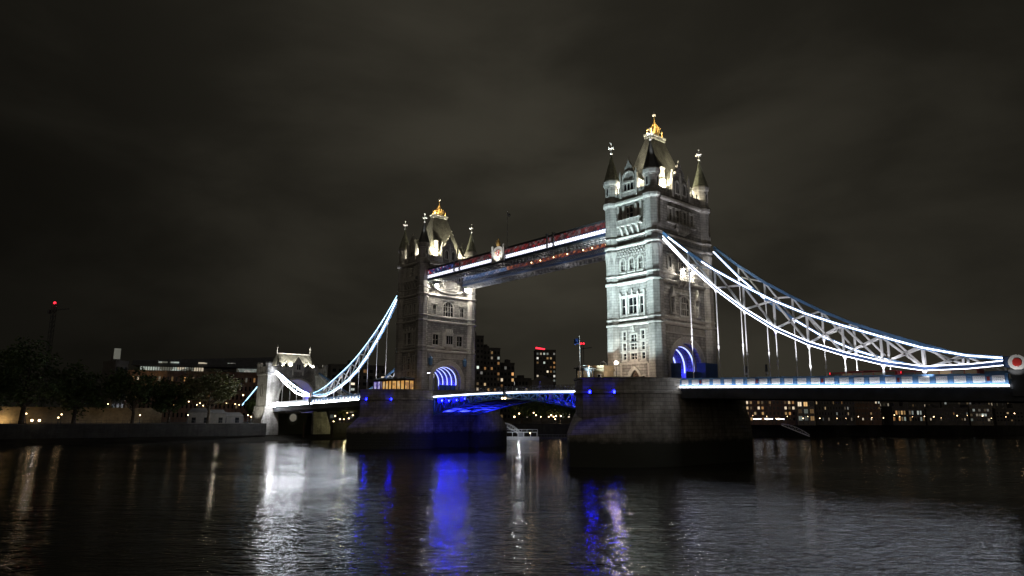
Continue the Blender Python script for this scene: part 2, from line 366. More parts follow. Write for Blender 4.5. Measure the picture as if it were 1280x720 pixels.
# ------------------------------------------------------------------ bridge: piers
PX, DECK = 41.15, 14.4
def ogive(h, yr, yt, pw, n=14):
    return [(h*(1-(i/n)**pw), yr+(yt-yr)*i/n) for i in range(n+1)]
def pier_outline(h, yt, pw, notch, yr=9.0):
    w = ogive(h, -yr, -yt, pw)
    p = [(x, y) for x, y in w]+[(-x, y) for x, y in w[:-1][::-1]]           # west end: outer corner, tip, inner corner
    p += [(-h, -8.0), (-h+notch, -8.0), (-h+notch, 8.0), (-h, 8.0)]         # the bascule chamber
    p += [(-x, -y) for x, y in w]+[(x, -y) for x, y in w[:-1][::-1]]
    return p
def make_pier():
    t = thing('bridge_pier', '', 'pier', (PX, 0, 0), 0, 'bridge piers in the river')
    up, lo = pier_outline(10.65, 24.5, 2.5, 4.5), pier_outline(11.0, 28.2, 2.2, 4.8, 9.2)
    ring = lambda o, z: [(x, y, z) for x, y in o]
    mix = lambda k: [(a[0]+(b[0]-a[0])*k, a[1]+(b[1]-a[1])*k) for a, b in zip(lo, up)]
    def cap():                                                             # stepped back ogival cutwater cap
        rs = []
        for k, f in ((0, 0), (.35, 1.9), (.7, 3.0), (1, 3.6)):
            o = mix(k); r = []
            for x, y in o:
                far = max(0., (abs(y)-9.5)/19.0)
                r.append((x, y, 6.6+f*(0.45+1.1*(1-far))-1.1*far))
            rs.append(r)
        return rs
    mb = MB(); mb.loft([ring(lo, -2)]+cap()+[ring(up, 12.9)], cap=False)
    mb.build('wall', 'pier_stone', t)
    par = pier_outline(10.95, 24.9, 2.5, 0.0, 9.1); inn = pier_outline(10.2, 23.9, 2.5, 0.0, 8.9)
    mb = MB(); mb.loft([ring(up, 12.9), ring(pier_outline(10.95, 24.9, 2.5, 4.5, 9.1), 12.95), ring(par, 13.4), ring(pier_outline(10.7, 24.55, 2.5, 0, 9.05), 13.5), ring(pier_outline(10.7, 24.55, 2.5, 0, 9.05), 15.6), ring(par, 15.65), ring(par, 15.9), ring(inn, 15.9), ring(inn, DECK+.02)], cap=False)
    mb.build('parapet', 'pier_stone', t)
    mb = MB(); v = [Vector((x, y, DECK)) for x, y in pier_outline(10.4, 24.1, 2.5, 0, 8.95)]
    for q in tessellate_polygon([v]): mb.face([v[i] for i in q])
    mb.build('pavement', 'asphalt', t)
    # round blue lamps let into the parapet course
    for u, sg in ((1.4, -1), (5.0, -1), (-2.0, 1), (-7.4, 1)):
        y = 9.1+15.8*(1-abs(u)/10.95)**.4; y0, y1, y2 = sg*(y-.3), sg*(y+.1), sg*(y+.16)
        l = MB(); l.tube((u, y0, 13.2), (u, y1, 13.2), .36, .33, 12); h = l.build('lamp_housing', 'dark_steel', t)
        l = MB(); l.tube((u, y1, 13.2), (u, y2, 13.2), .29, .27, 12); l.build('lamp_lens', 'blue_lamp', h)
    return t
pierS = make_pier(); pierS['label'] = 'nearer bridge pier, big dark stone cutwater standing below the taller tower'
pierN = copy_thing(pierS, (-PX, 0, 0), math.pi, 'farther bridge pier with lit cabins on top and its chamber glowing blue')

# ------------------------------------------------------------------ bridge: towers
FW = ((0, -9.3), (1, 0), (0, -1)); FE = ((0, 9.3), (-1, 0), (0, 1)); FO = ((5.9, 0), (0, 1), (1, 0)); FI = ((-5.9, 0), (0, -1), (-1, 0))
A, A2, B, B2, C, C2, D = 12.7, 13.9, 21.3, 22.9, 29.0, 31.0, 38.1
def merlons(mb, F, u0, u1, z0, z1, z2, d0, d1, w=.55):
    mb.fbox(F, u0, u1, z0, z1, d0, d1); n = max(1, int((u1-u0)/(2*w))); st = (u1-u0)/n
    for i in range(n): mb.fbox(F, u0+st*i+st*.22, u0+st*i+st*.78, z1, z2, d0, d1)
def make_turret(t, sx, sy):
    cx, cy = 5.27*sx, 8.75*sy
    def band(z, e, hh): return [(z-.25, 1.53), (z-.05, 1.53+e), (z+hh, 1.53+e), (z+hh+.22, 1.53)]
    lv = [(-.2, 1.74), (.9, 1.74), (1.0, 1.66), (A-.5, 1.6)]
    for z, e, hh in ((A, .27, .2), (A2, .14, .12), (B, .27, .2), (B2, .16, .12), (C, .30, .22), (C2, .16, .12)): lv += band(z, e, hh)
    lv += [(34.0, 1.5), (D-.2, 1.5), (D+.25, 1.86), (D+.75, 1.92), (D+1.1, 1.78), (D+1.5, 1.58), (D+1.6, 1.46), (42.9, 1.46), (43.2, 1.7), (43.9, 1.76), (44.3, 1.62)]
    b = MB(); b.oct(cx, cy, lv); o = b.build('turret', 'ashlar', t)
    b = MB()
    for k in range(8):   # slim lancets round the top stage and down the shaft
        a = k*math.pi/4; n = (math.cos(a), math.sin(a)); F = ((cx+n[0]*1.46, cy+n[1]*1.46), (-n[1], n[0]), n)
        if k % 2 == 0: b.fpoly(F, arch(-.2, .2, 40.6, 42.4, 'pointed'), -.05, .015)
    b.build('lancet', 'dark_glass', o)
    b = MB()
    for k in range(8):
        a = k*math.pi/4; n = (math.cos(a), math.sin(a)); F = ((cx+n[0]*1.46, cy+n[1]*1.46), (-n[1], n[0]), n)
        if k % 2 == 0: b.fring(F, arch(-.36, .36, 40.4, 42.65, 'pointed'), arch(-.2, .2, 40.6, 42.4, 'pointed'), -.02, .09)
        b.fbox(F, -.45, .45, 42.72, 42.9, -.02, .1)
        F3 = ((cx+n[0]*1.53, cy+n[1]*1.53), (-n[1], n[0]), n)
        q3 = MB() if k == 0 else q3
        q3.hexa([fp(F3, -.55, 28.2, -.02), fp(F3, .55, 28.2, -.02), fp(F3, 0, 25.4, -.02)], [fp(F3, -.55, 28.2, .17), fp(F3, .55, 28.2, .17), fp(F3, 0, 25.4, .02)])
    b.build('tracery', 'portland', o); q3.build('corbelling', 'portland', o)
    b = MB(); b.oct(cx, cy, [(44.2, 1.72), (44.45, 1.6), (47.3, .82), (50.3, .12), (50.5, .1)]); sp = b.build('spire', 'lit_spire' if (sx, sy) in ((1, 1), (-1, -1)) else 'lead', t)
    b = MB(); z = 50.4
    b.tube((cx, cy, z), (cx, cy, 52.9), .11, .09, 6).ball((cx, cy, z+.25), .3).ball((cx, cy, 53.05), .27)
    for dx, dy in ((1, 0), (-1, 0), (0, 1), (0, -1)):
        b.tube((cx, cy, z+1.5), (cx+dx*.62, cy+dy*.62, z+1.5), .1, .13, 6).ball((cx+dx*.66, cy+dy*.66, z+1.5), .2)
    b.ball((cx, cy, z+1.5), .25).ball((cx, cy, z+2.1), .19); b.build('finial', 'white_leaf', sp)
def make_tower():
    t = thing('bridge_tower', '', 'tower', (PX, 0, DECK), 0, 'the two main bridge towers')
    # river faces (west and east)
    for F in (FW, FE):
        holes, wins = [], []
        for u in (-2.35, 2.35):
            for z0, z1 in ((9.6, 11.3), (7.5, 9.0), (5.7, 6.9)): h = arch(u-.36, u+.36, z0, z1); holes.append(h); wins.append((h, 1, 1, .3, False))
        for z0, z1 in ((9.25, 10.6), (7.6, 8.95), (5.65, 6.85)): h = arch(-.72, .72, z0, z1); holes.append(h); wins.append((h, 2, 1, .28, False))
        for u in (-2.15, 2.15): h = arch(u-.32, u+.32, .2, 2.3); holes.append(h); wins.append((h, 1, 1, .2, False))
        for u, w, n in ((-2.35, .45, 1), (0, 1.0, 2), (2.35, .45, 1)): h = arch(u-w, u+w, 14.9, 18.2, 'pointed' if 0 else 'rect'); holes.append(h); wins.append((h, n, 1, .24, False))
        for u in (-2.3, 0, 2.3): h = arch(u-.52, u+.52, 23.9, 26.5, 'pointed', .6); holes.append(h); wins.append((h, 2, 1, .34, False))
        door = arch(-1.05, 1.05, 0, 3.6, 'pointed', 1.7); holes.append(door)
        loggia = arch(-2.75, 2.75, 34.7, 37.75); holes.append(loggia)
        b = MB(); wall_panel(b, F, [(-4.2, -.2), (4.2, -.2), (4.2, 41), (-4.2, 41)], holes, .7); b.build('wall', 'granite', t)
        for h, n, tr, s, hd in wins: window(t, F, h, n, tr, s, hood=hd)
        b = MB()
        for e in (.0, .22, .46): b.fring(F, grow(door, .25+e), grow(door, e), -.3+e*.5, .06+e*.35)
        d = b.build('door_surround', 'portland', t)
        b = MB(); b.fpoly(F, door, -.62, -.5); b.fbox(F, -.05, .05, 0, 3.1, -.5, -.44); b.build('door', 'timber', t)
        # string over the door, ornament, relief over the windows
        b = MB(); b.fbox(F, -3.5, 3.5, 4.75, 5.05, -.1, .24); b.fbox(F, -3.6, -3.25, 0, 4.75, -.05, .12); b.fbox(F, 3.25, 3.6, 0, 4.75, -.05, .12)
        b.fbox(F, -3.4, 3.4, 7.12, 7.3, -.1, .14); b.build('door_string', 'portland', t); b = MB()
        for zc in (11.5, 19.0):
            q = MB(); q.fpoly(F, [(-.35, zc-.3), (.35, zc-.3), (.14, zc+.2), (.25, zc+.4), (0, zc+1.0), (-.25, zc+.4), (-.14, zc+.2)], -.05, .28); q.build('ornament', 'portland', t)
        for u in (-3.0, -1.45, 1.45, 3.0):
            b.fbox(F, u-.2, u+.2, 14.3, 18.9, -.05, .3); b.fpoly(F, [(u-.26, 18.9), (u+.26, 18.9), (u, 19.5)], -.05, .3)
        b.fbox(F, -3.2, 3.2, 18.45, 18.75, -.05, .22)
        b.build('carving', 'portland', t)
        b = MB()   # three rows of blocks under cornice C
        for k in range(3):
            for i in range(10):
                u = -3.4+i*.72+(k % 2)*.36
                if u < 3.5: b.fbox(F, u-.17, u+.17, 26.95+k*.55, 27.3+k*.55, -.05, .24+k*.05)
        b.build('corbel_table', 'portland', t)
        # balcony and loggia of the top stage
        b = MB(); b.fbox(F, -3.1, 3.1, 33.25, 33.6, -.1, .95); b.fbox(F, -3.05, 3.05, 33.6, 34.45, .68, .88); b.fbox(F, -3.15, 3.15, 34.45, 34.65, .55, .98)
        for i in range(9): u = -2.9+i*.725; b.fbox(F, u-.1, u+.1, 33.6, 34.45, .86, .95)
        b.build('balcony', 'portland', t)
        for u in (-2.1, -.7, .7, 2.1):
            b = MB(); n = [(0, 33.25), (.9, 33.25), (.82, 32.7), (.45, 32.2), (.2, 31.5), (0, 31.4)]
            b.hexa([fp(F, u-.24, z, d) for d, z in n], [fp(F, u+.24, z, d) for d, z in n]); b.build('corbel', 'portland', t)
        b = MB(); b.fbox(F, -2.75, 2.75, 34.7, 37.75, -1.5, -1.4)
        g = b.build('pane', 'dark_glass', t); g.name = 'loggia_glass'
        b = MB()
        for u in (-1.6, 1.6): b.fbox(F, u-.3, u+.3, 34.65, 37.75, -.6, .3)
        for u in (-.55, .55): b.fbox(F, u-.1, u+.1, 34.7, 37.75, -.5, -.3)
        for u in (-2.95, 2.95): b.fbox(F, u-.28, u+.28, 34.65, 38.0, -.05, .42)
        b.fbox(F, -2.75, 2.75, 36.1, 36.25, -.5, -.3)
        b.build('loggia_column', 'portland', t)
        # gable
        pts = [(-2.15, 39.3), (2.15, 39.3), (2.15, 43.2), (1.75, 43.4), (1.75, 44.4), (1.1, 45.0), (.95, 46.0), (.3, 46.9), (0, 47.5), (-.3, 46.9), (-.95, 46.0), (-1.1, 45.0), (-1.75, 44.4), (-1.75, 43.4), (-2.15, 43.2)]
        b = MB(); b.fpoly(F, pts, -.55, .25); gb = b.build('gable', 'ashlar', t)
        b = MB(); b.fring(F, arch(-1.6, 1.6, 42.9, 45.2, 'pointed', 1.5), arch(-1.32, 1.32, 43.1, 44.9, 'pointed', 1.3), .2, .42)
        b.fbox(F, -1.75, 1.75, 42.5, 42.8, .2, .48); b.fbox(F, -1.75, 1.75, 40.5, 40.75, .2, .46)
        for u in (-2.1, 2.1): b.fbox(F, u-.22, u+.22, 39.4, 44.1, .1, .5); b.fpoly(F, [(u-.26, 44.1), (u+.26, 44.1), (u, 45.4)], .1, .5)
        for u in (-1.3, -.45, .45, 1.3): b.fbox(F, u-.09, u+.09, 40.75, 42.5, .2, .38)
        b.fbox(F, -.1, .1, 43.1, 44.8, .2, .36); b.tube(fp(F, 0, 47.4, -.1), fp(F, 0, 48.4, -.1), .12, .05, 6)
        b.build('tracery', 'portland', gb)
        b = MB()
        for u in (-.87, 0, .87): b.fpoly(F, arch(u-.3, u+.3, 40.9, 42.3, 'pointed', .35), .2, .265)
        b.build('pane', 'dark_glass', gb)
        b = MB(); pr = [(-1.9, 43.3), (0, 46.6), (1.9, 43.3)]; b.hexa([fp(F, u, z, -.5) for u, z in pr], [fp(F, u*.4, z, -6.5) for u, z in pr]); b.build('roof', 'slate', gb)
        b = MB(); 
        for s in (-1, 1): u0, u1 = sorted((s*2.2, s*4.1)); b = MB(); merlons(b, F, u0, u1, 39.3, 40.3, 40.9, -.25, .12, .35); b.build('parapet', 'ashlar', t)
    # landward and riverward road faces
    for F in (FO, FI):
        outer = F is FO
        gate = arch(-4.9, 4.9, -.2, 9.0, 'round', 4.4, 12); holes, wins = [gate], []
        if outer:
            h = arch(-1.5, 1.5, 14.7, 18.6, 'pointed', 1.0); holes.append(h); wins.append((h, 4, 2, .3))
            for u in (-4.6, 4.6): h = arch(u-.5, u+.5, 24.2, 26.6, 'pointed', .6); holes.append(h); wins.append((h, 2, 1, .25))
            h = arch(-1.5, 1.5, 24.0, 27.4, 'pointed', 1.1); holes.append(h); wins.append((h, 3, 1, .3))
        else:
            for u in (-4.3, 4.3): h = arch(u-.95, u+.95, 14.7, 17.6); holes.append(h); wins.append((h, 2, 1, .25))
            h = arch(-1.8, 1.8, 23.1, 27.6, 'pointed', 1.6); holes.append(h); wins.append((h, 4, 2, .32))
            for u in (-5.0, 5.0): h = arch(u-.6, u+.6, 23.5, 26.3, 'pointed', .7); holes.append(h); wins.append((h, 2, 1, .28))
        for u in (-3.75, -1.25, 1.25, 3.75): h = arch(u-.62, u+.62, 34.2, 36.8); holes.append(h); wins.append((h, 2, 1, .2))
        b = MB(); wall_panel(b, F, [(-7.7, -.2), (7.7, -.2), (7.7, 41), (-7.7, 41)], holes, .6); b.build('wall', 'granite', t)
        for h, n, tr, s in wins: window(t, F, h, n, tr, s, hood=True)
        b = MB()
        for e, dd in ((0, .05), (.4, .18), (.85, .32)): b.fring(F, arch(-4.9-e-.4, 4.9+e+.4, -.2, 9.4+e*1.1, 'round', 4.8+e, 12)[1:]+[(-4.9-e-.4, -.2)], arch(-4.9-e, 4.9+e, -.2, 9.0+e*1.1, 'round', 4.4+e, 12)[1:]+[(-4.9-e, -.2)], -.3, dd, close=False)
        b.build('arch_moulding', 'portland', t)
        b = MB()
        for i in range(27): u = -6.5+i*.5; b.fbox(F, u-.11, u+.11, 11.0, 12.2, -.05, .2)
        b.fbox(F, -7, 7, 10.8, 11.0, -.05, .24)
        b.build('frieze', 'portland', t)
        for u in (-4.3, 4.3) if outer else (-6.1, 6.1):
            if outer:   # statue under a canopy
                b = MB(); b.fbox(F, u-.7, u+.7, 14.6, 15.0, -.05, .6); b.fpoly(F, [(u-.75, 18.2), (u+.75, 18.2), (u+.3, 19.0), (u, 20.4), (u-.3, 19.0)], -.05, .6)
                for s in (-1, 1): b.fbox(F, u+s*.7-.1, u+s*.7+.1, 15.0, 18.2, -.05, .3)
                n_ = b.build('niche', 'portland', t)
                c = fp(F, u, 0, .3); b = MB(); b.oct(c.x, c.y, [(15.0, .36), (15.9, .3), (16.6, .34), (16.95, .26), (17.1, .1)]); b.ball((c.x, c.y, 17.3), .22); b.build('statue', 'ashlar', n_)
            else:       # painted heraldic lantern beside the arch
                c = fp(F, u, 0, .45); b = MB(); b.oct(c.x, c.y, [(8.6, .12), (9.0, .5), (10.5, .62), (10.9, .3), (11.3, .05)]); b.fbox(F, u-.1, u+.1, 9.4, 9.8, -.05, .3); b.build('lantern', 'blue_paint', t)
        if outer:
            b = MB(); b.fbox(F, -2.5, 2.5, 21.7, 21.95, -.05, .95); b.fbox(F, -2.5, 2.5, 22.85, 23.05, .72, .98)
            for i in range(9): u = -2.35+i*.5875; b.fbox(F, u-.13, u+.13, 21.95, 22.85, .76, .92)
            for i in range(8): u = -2.06+i*.5875; b.fring(F, [(u+.24*math.cos(k*math.pi/4), 22.4+.24*math.sin(k*math.pi/4)) for k in range(8)], [(u+.15*math.cos(k*math.pi/4), 22.4+.15*math.sin(k*math.pi/4)) for k in range(8)], .78, .9)
            b.build('balcony', 'portland', t)
            for u in (-1.8, 0, 1.8):
                b = MB(); n = [(0, 21.7), (.9, 21.7), (.8, 21.3), (.3, 20.8), (0, 20.3)]
                b.hexa([fp(F, u-.22, z, d) for d, z in n], [fp(F, u+.22, z, d) for d, z in n]); b.build('corbel', 'portland', t)
            lamps = [(-1.7, 23.6, 1.35), (1.7, 23.6, 1.35)]
        else:
            b = MB()   # oriel bay over the arch
            for z0, z1, e in ((14.2, 14.6, 1.05), (14.6, 18.0, .9), (18.0, 18.4, 1.1)):
                b.hexa([fp(F, u, z0, d) for u, d in ((-1.9, -.05), (1.9, -.05), (1.4, e), (-1.4, e))], [fp(F, u, z1, d) for u, d in ((-1.9, -.05), (1.9, -.05), (1.4, e), (-1.4, e))])
            b.hexa([fp(F, u, 13.2, d) for u, d in ((-.5, -.05), (.5, -.05), (.3, .15), (-.3, .15))], [fp(F, u, 14.2, d) for u, d in ((-1.9, -.05), (1.9, -.05), (1.4, 1.0), (-1.4, 1.0))])
            for u in (-1.0, -.35, .35, 1.0): b.fbox(F, u-.14, u+.14, 18.4, 19.4, .1, 1.0)
            o = b.build('oriel', 'portland', t)
            b = MB(); b.fring(F, arch(-1.25, 1.25, 14.8, 17.6), arch(-1.1, 1.1, 15.0, 17.4), .85, .98)
            for u in (-.37, .37): b.fbox(F, u-.06, u+.06, 15, 17.4, .88, .98)
            b.build('mullion', 'portland', o)
            b = MB(); b.fpoly(F, arch(-1.1, 1.1, 15.0, 17.4), .85, .915); b.build('pane', 'dark_glass', o)
            lamps = [(-5.4, 31.6, 1.7), (5.4, 31.6, 1.7)]
            b = MB(); n = 16   # curved brace under the high walkways
            for i in range(n):
                a0, a1 = [-6.4+12.8*k/n for k in (i, i+1)]; za, zb = [29.9+1.9*(abs(a)/6.4)**2.2 for a in (a0, a1)]
                b.hexa([fp(F, a0, za, .1), fp(F, a1, zb, .1), fp(F, a1, zb+.45, .1), fp(F, a0, za+.45, .1)], [fp(F, a0, za, .6), fp(F, a1, zb, .6), fp(F, a1, zb+.45, .6), fp(F, a0, za+.45, .6)])
            b.build('brace', 'portland', t)
        for u, z, d in lamps:
            b = MB(); b.beam(fp(F, u, z+.55, -.1), fp(F, u, z+.55, d), .16, .16); b.beam(fp(F, u, z-.4, -.1), fp(F, u, z+.5, d*.8), .12, .12); c = fp(F, u, z, d); b.oct(c.x, c.y, [(z+.36, .42), (z+.5, .3), (z+.7, .08)]); lb = b.build('lamp_bracket', 'dark_steel', t)
            b = MB(); b.hexa([fp(F, u-.42, z-.55, d-.5), fp(F, u+.42, z-.55, d-.5), fp(F, u+.42, z+.45, d-.42), fp(F, u-.42, z+.45, d-.42)], [fp(F, u-.42, z-.55, d-.44), fp(F, u+.42, z-.55, d-.44), fp(F, u+.42, z+.45, d-.36), fp(F, u-.42, z+.45, d-.36)]); b.fbox(F, u-.7, u+.7, z+.42, z+.48, d-.45, d+.55); b.build('bulb_shield', 'dark_steel', lb)  # dark plates added to keep the bulb's light off wall and soffit
            b = MB(); b.ball(c, .14 if outer else .24, 2); b.build('bulb', 'white_bulb', lb)
            lamp('bracket_light', 'SPOT', fp(F, u, z-.45, d+.4), 200 if outer else 500, (1.0, .90, .70), fp(F, u*.75, z-7, 0), .2, 120, .8, parent=lb)
        # top stage oriel balcony
        b = MB(); b.fbox(F, -2.3, 2.3, 32.6, 33.7, .35, .8); b.fbox(F, -5, 5, 33.55, 33.8, -.05, .4)
        b.hexa([fp(F, u, 31.5, d) for u, d in ((-1.2, -.05), (1.2, -.05), (1.0, .2), (-1.0, .2))], [fp(F, u, 32.6, d) for u, d in ((-2.4, -.05), (2.4, -.05), (2.4, .8), (-2.4, .8))])
        b.build('balcony', 'ashlar', t)
        pts = [(-3.0, 39.3), (3.0, 39.3), (3.0, 42.4), (2.5, 42.6), (2.5, 43.6), (1.6, 44.3), (1.4, 45.4), (.5, 46.4), (.4, 47.0), (0, 47.4), (-.4, 47.0), (-.5, 46.4), (-1.4, 45.4), (-1.6, 44.3), (-2.5, 43.6), (-2.5, 42.6), (-3.0, 42.4)]
        b = MB(); b.fpoly(F, pts, -.6, .22); gb = b.build('gable', 'granite', t)
        for u in (-1.2, 1.2): b = MB(); b.fring(F, arch(u-.75, u+.75, 40.3, 43.4, 'pointed', .9), arch(u-.5, u+.5, 40.5, 43.0, 'pointed', .7), .18, .36); b.fbox(F, u-.06, u+.06, 40.5, 42.8, .18, .3); b.build('tracery', 'portland', gb)
        for u in (-2.9, 0, 2.9): b = MB(); b.fbox(F, u-.2, u+.2, 39.4, 43.9, .1, .44); b.fpoly(F, [(u-.25, 43.9), (u+.25, 43.9), (u, 45.3)], .1, .44); b.build('pinnacle', 'portland', gb)
        b = MB(); b.tube(fp(F, 0, 47.0, -.1), fp(F, 0, 48.2, -.1), .12, .05, 6); b.build('finial', 'portland', gb)
        b = MB()
        for u in (-1.2, 1.2): b.fpoly(F, arch(u-.5, u+.5, 40.5, 43.0, 'pointed', .7), .15, .225)
        b.build('pane', 'dark_glass', gb)
        b = MB(); pr = [(-2.6, 42.5), (0, 46.3), (2.6, 42.5)]; b.hexa([fp(F, u, z, -.55) for u, z in pr], [fp(F, u*.5, z, -4.6) for u, z in pr]); b.build('roof', 'slate', gb)
        b = MB()
        for s in (-1, 1): u0, u1 = sorted((s*3.1, s*7.4)); b = MB(); merlons(b, F, u0, u1, 39.3, 40.2, 40.8, -.25, .12, .45); b.build('parapet', 'ashlar', t)
        b = MB(); b.fbox(F, -4.2, -3.4, 40.2, 46.2, -2.0, -1.2); b.fbox(F, -4.32, -3.28, 45.7, 46.0, -2.12, -1.08); b.fbox(F, -4.3, -3.3, 43.2, 43.4, -2.1, -1.1); b.build('chimney', 'portland', t)
    # string courses
    for z, e, hh, mt in ((A, .42, .4, 'portland'), (A2, .26, .22, 'portland'), (B, .42, .4, 'portland'), (B2, .28, .22, 'portland'), (C, .45, .42, 'portland'), (C2, .28, .22, 'portland'), (D+.3, .5, .7, 'portland')):
        b = MB()
        for F, w in ((FW, 3.85), (FE, 3.85), (FO, 7.25), (FI, 7.25)):
            pr = [(-.05, z-.28), (e*.6, z-.2), (e, z), (e, z+hh*.6), (e*.5, z+hh), (-.05, z+hh+.12)]
            b.hexa([fp(F, -w, zz, d) for d, zz in pr], [fp(F, w, zz, d) for d, zz in pr])
        b.build('string_course', mt, t)
    for sx in (-1, 1):
        for sy in (-1, 1): make_turret(t, sx, sy)
    # roof, crest and crown
    b = MB(); rect = lambda hx, hy, z: [(-hx, -hy, z), (hx, -hy, z), (hx, hy, z), (-hx, hy, z)]
    b.loft([rect(5.3, 7.2, 40.2), rect(4.5, 6.3, 41.8), rect(.75, 2.45, 54.4)]); rf = b.build('roof', 'slate', t)
    b = MB(); b.box(-.9, .9, -2.6, 2.6, 54.35, 54.6); b.box(-.75, .75, -2.45, 2.45, 54.6, 55.0); b.box(-1.0, 1.0, -2.75, 2.75, 55.0, 55.35)
    for i in range(11): y = -2.5+i*.5; b.box(.74, .92, y-.12, y+.12, 54.7, 55.0); b.box(-.92, -.74, y-.12, y+.12, 54.7, 55.0)
    b.build('crest_platform', 'portland', rf)
    b = MB(); b.oct(0, 0, [(55.35, .95), (55.6, 1.02), (55.75, .95), (56.0, .98), (56.1, .9)], 12)
    for k in range(8):
        a = k*math.pi/4; c, s = math.cos(a), math.sin(a); P = [(.85, 56.1), (1.0, 56.8), (.92, 57.5), (.55, 58.1), (.1, 58.4)]
        if k % 2 == 0:
            for (r0, z0), (r1, z1) in zip(P, P[1:]): b.tube((c*r0, s*r0, z0), (c*r1, s*r1, z1), .09, .08, 6)
        b.tube((c*.98, s*.98, 56.0), (c*1.22, s*1.22, 57.1), .1, .04, 6); b.ball((c*1.24, s*1.24, 57.2), .14)
    for x, y in ((.55, 1.9), (-.55, 1.9), (.55, -1.9), (-.55, -1.9)): b.tube((x, y, 55.35), (x, y, 56.5), .16, .08, 6); b.ball((x, y, 56.6), .22); b.tube((x, y, 56.7), (x, y, 57.2), .08, .02, 5)
    b.tube((0, 0, 55.4), (0, 0, 60.3), .2, .1, 6).ball((0, 0, 58.5), .36).ball((0, 0, 59.3), .22); b.build('crown', 'gold', rf)
    b = MB(); b.ball((0, 0, 60.5), .42, 2).ball((0, 0, 61.05), .2).tube((0, 0, 61.0), (0, 0, 61.45), .07, .03, 5); b.build('orb', 'white_leaf', rf)
    # carriageway tunnel: side walls, vault and ribs
    b = MB(); ap = arch(-4.95, 4.95, -.2, 9.05, 'round', 4.4, 12)[1:]+[(-4.95, -.2)]; n = len(ap)
    for i in range(n-1):
        (u0, z0), (u1, z1) = ap[i], ap[i+1]; b.face([(-5.4, u0, z0), (5.4, u0, z0), (5.4, u1, z1), (-5.4, u1, z1)])
    b.build('vault', 'granite', t)
    FT = ((0, 0), (0, 1), (1, 0))
    for k in range(5):
        x = -4.4+2.2*k; b = MB(); o_, i_ = ap, arch(-4.45, 4.45, -.2, 8.5, 'round', 4.0, 12)[1:]+[(-4.45, -.2)]
        b.fring(FT, o_, i_, x-.3, x+.3, close=False); rb = b.build('rib', 'portland', t)
        b = MB(); o_, i_ = arch(-4.46, 4.46, 3.4, 8.51, 'round', 4.0, 12)[1:]+[(-4.46, 3.4)], arch(-4.38, 4.38, 3.4, 8.42, 'round', 3.95, 12)[1:]+[(-4.38, 3.4)]
        b.fring(FT, o_, i_, x-.12, x+.12, close=False); b.build('light_strip', 'rib_glow', rb)  # added glowing strip, stands in for light washing the rib
    b = MB(); b.box(-5.4, 5.4, -4.9, 4.9, -.1, .02); b.build('roadway', 'asphalt', t)
    # lights the photograph shows lit: vault floods, roof floods behind the parapet, crown lights
    for x in (-3.3, -1.1, 1.1, 3.3):
        for y in (-4.0, 4.0): lamp('vault_light', 'POINT', (x, y, 3.4), 190, (.02, .025, 1.0), parent=t, size=.2)
    for sx in (-1, 1):
        for sy in (-1, 1):
            lamp('roof_light', 'SPOT', (sx*5.3, sy*4.6, 41.0), 21000, (1.0, .92, .66), (sx*1.6, sy*2.6, 50), .2, 110, .8, parent=t)
            lamp('roof_light', 'POINT', (sx*5.3, sy*5.6, 41.1), 420, (1.0, .90, .66), parent=t, size=.2)
            lamp('roof_light', 'SPOT', (sx*2.8, sy*8.4, 41.0), 9000, (1.0, .94, .74), (sx*1.6, sy*3.2, 50), .2, 110, .8, parent=t)
            lamp('roof_light', 'POINT', (sx*3.0, sy*8.5, 41.1), 380, (1.0, .92, .74), parent=t, size=.2)
            lamp('finial_fill', 'SPOT', (sx*7.0, sy*10.3, 44.6), 2600, (1.0, .98, .95), (sx*5.27, sy*8.75, 52.3), .1, 26, .5, parent=t)  # added spot without a fixture, whitens the finial
    for s in (-1, 1):
        lamp('crown_light', 'SPOT', (s*.9, s*2.4, 55.5), 900, (1.0, .80, .45), (0, 0, 58.2), .1, 80, parent=t)
        lamp('crown_light', 'SPOT', (s*.95, -s*2.3, 55.5), 900, (1.0, .80, .45), (0, 0, 58.2), .1, 80, parent=t)
    return t
towerS = make_tower(); towerS['label'] = 'taller nearer gothic bridge tower, its river face floodlit pale and its arch glowing blue'
towerN = copy_thing(towerS, (-PX, 0, DECK), math.pi, 'smaller farther gothic bridge tower, dark on its river side, warm lamps under the walkways')
# hoardings at the foot of the near tower's arch
t = thing('hoarding', 'blue site hoarding standing in the roadway under the nearer tower arch', 'hoarding', (48.6, 0, DECK))
b = MB(); b.box(-.1, .1, -2.6, 2.4, 0, 3.2); b.build('panel', 'dark_blue', t)
b = MB(); b.box(-1.0, 1.0, 2.6, 7.0, 0, 5.0); b.box(-1.06, 1.06, 2.54, 7.06, 4.9, 5.1); b.build('cabin', 'dark_blue', t)
b = MB(); b.box(-.5, .5, -6.9, -5.0, 0, 4.6); b.build('panel', 'dark_blue', t)

t = thing('hoarding', 'blue site hoarding across the roadway under the farther tower arch', 'hoarding', (-37.4, 0, DECK))
b = MB(); b.box(-.1, .1, -1.2, 4.7, 0, 3.3); b.build('panel', 'flag_blue', t); b = MB()
for y in (-1.1, .9, 2.8, 4.5): b.box(.1, .25, y-.08, y+.08, 0, 3.4)
b.build('post', 'dark_steel', t)
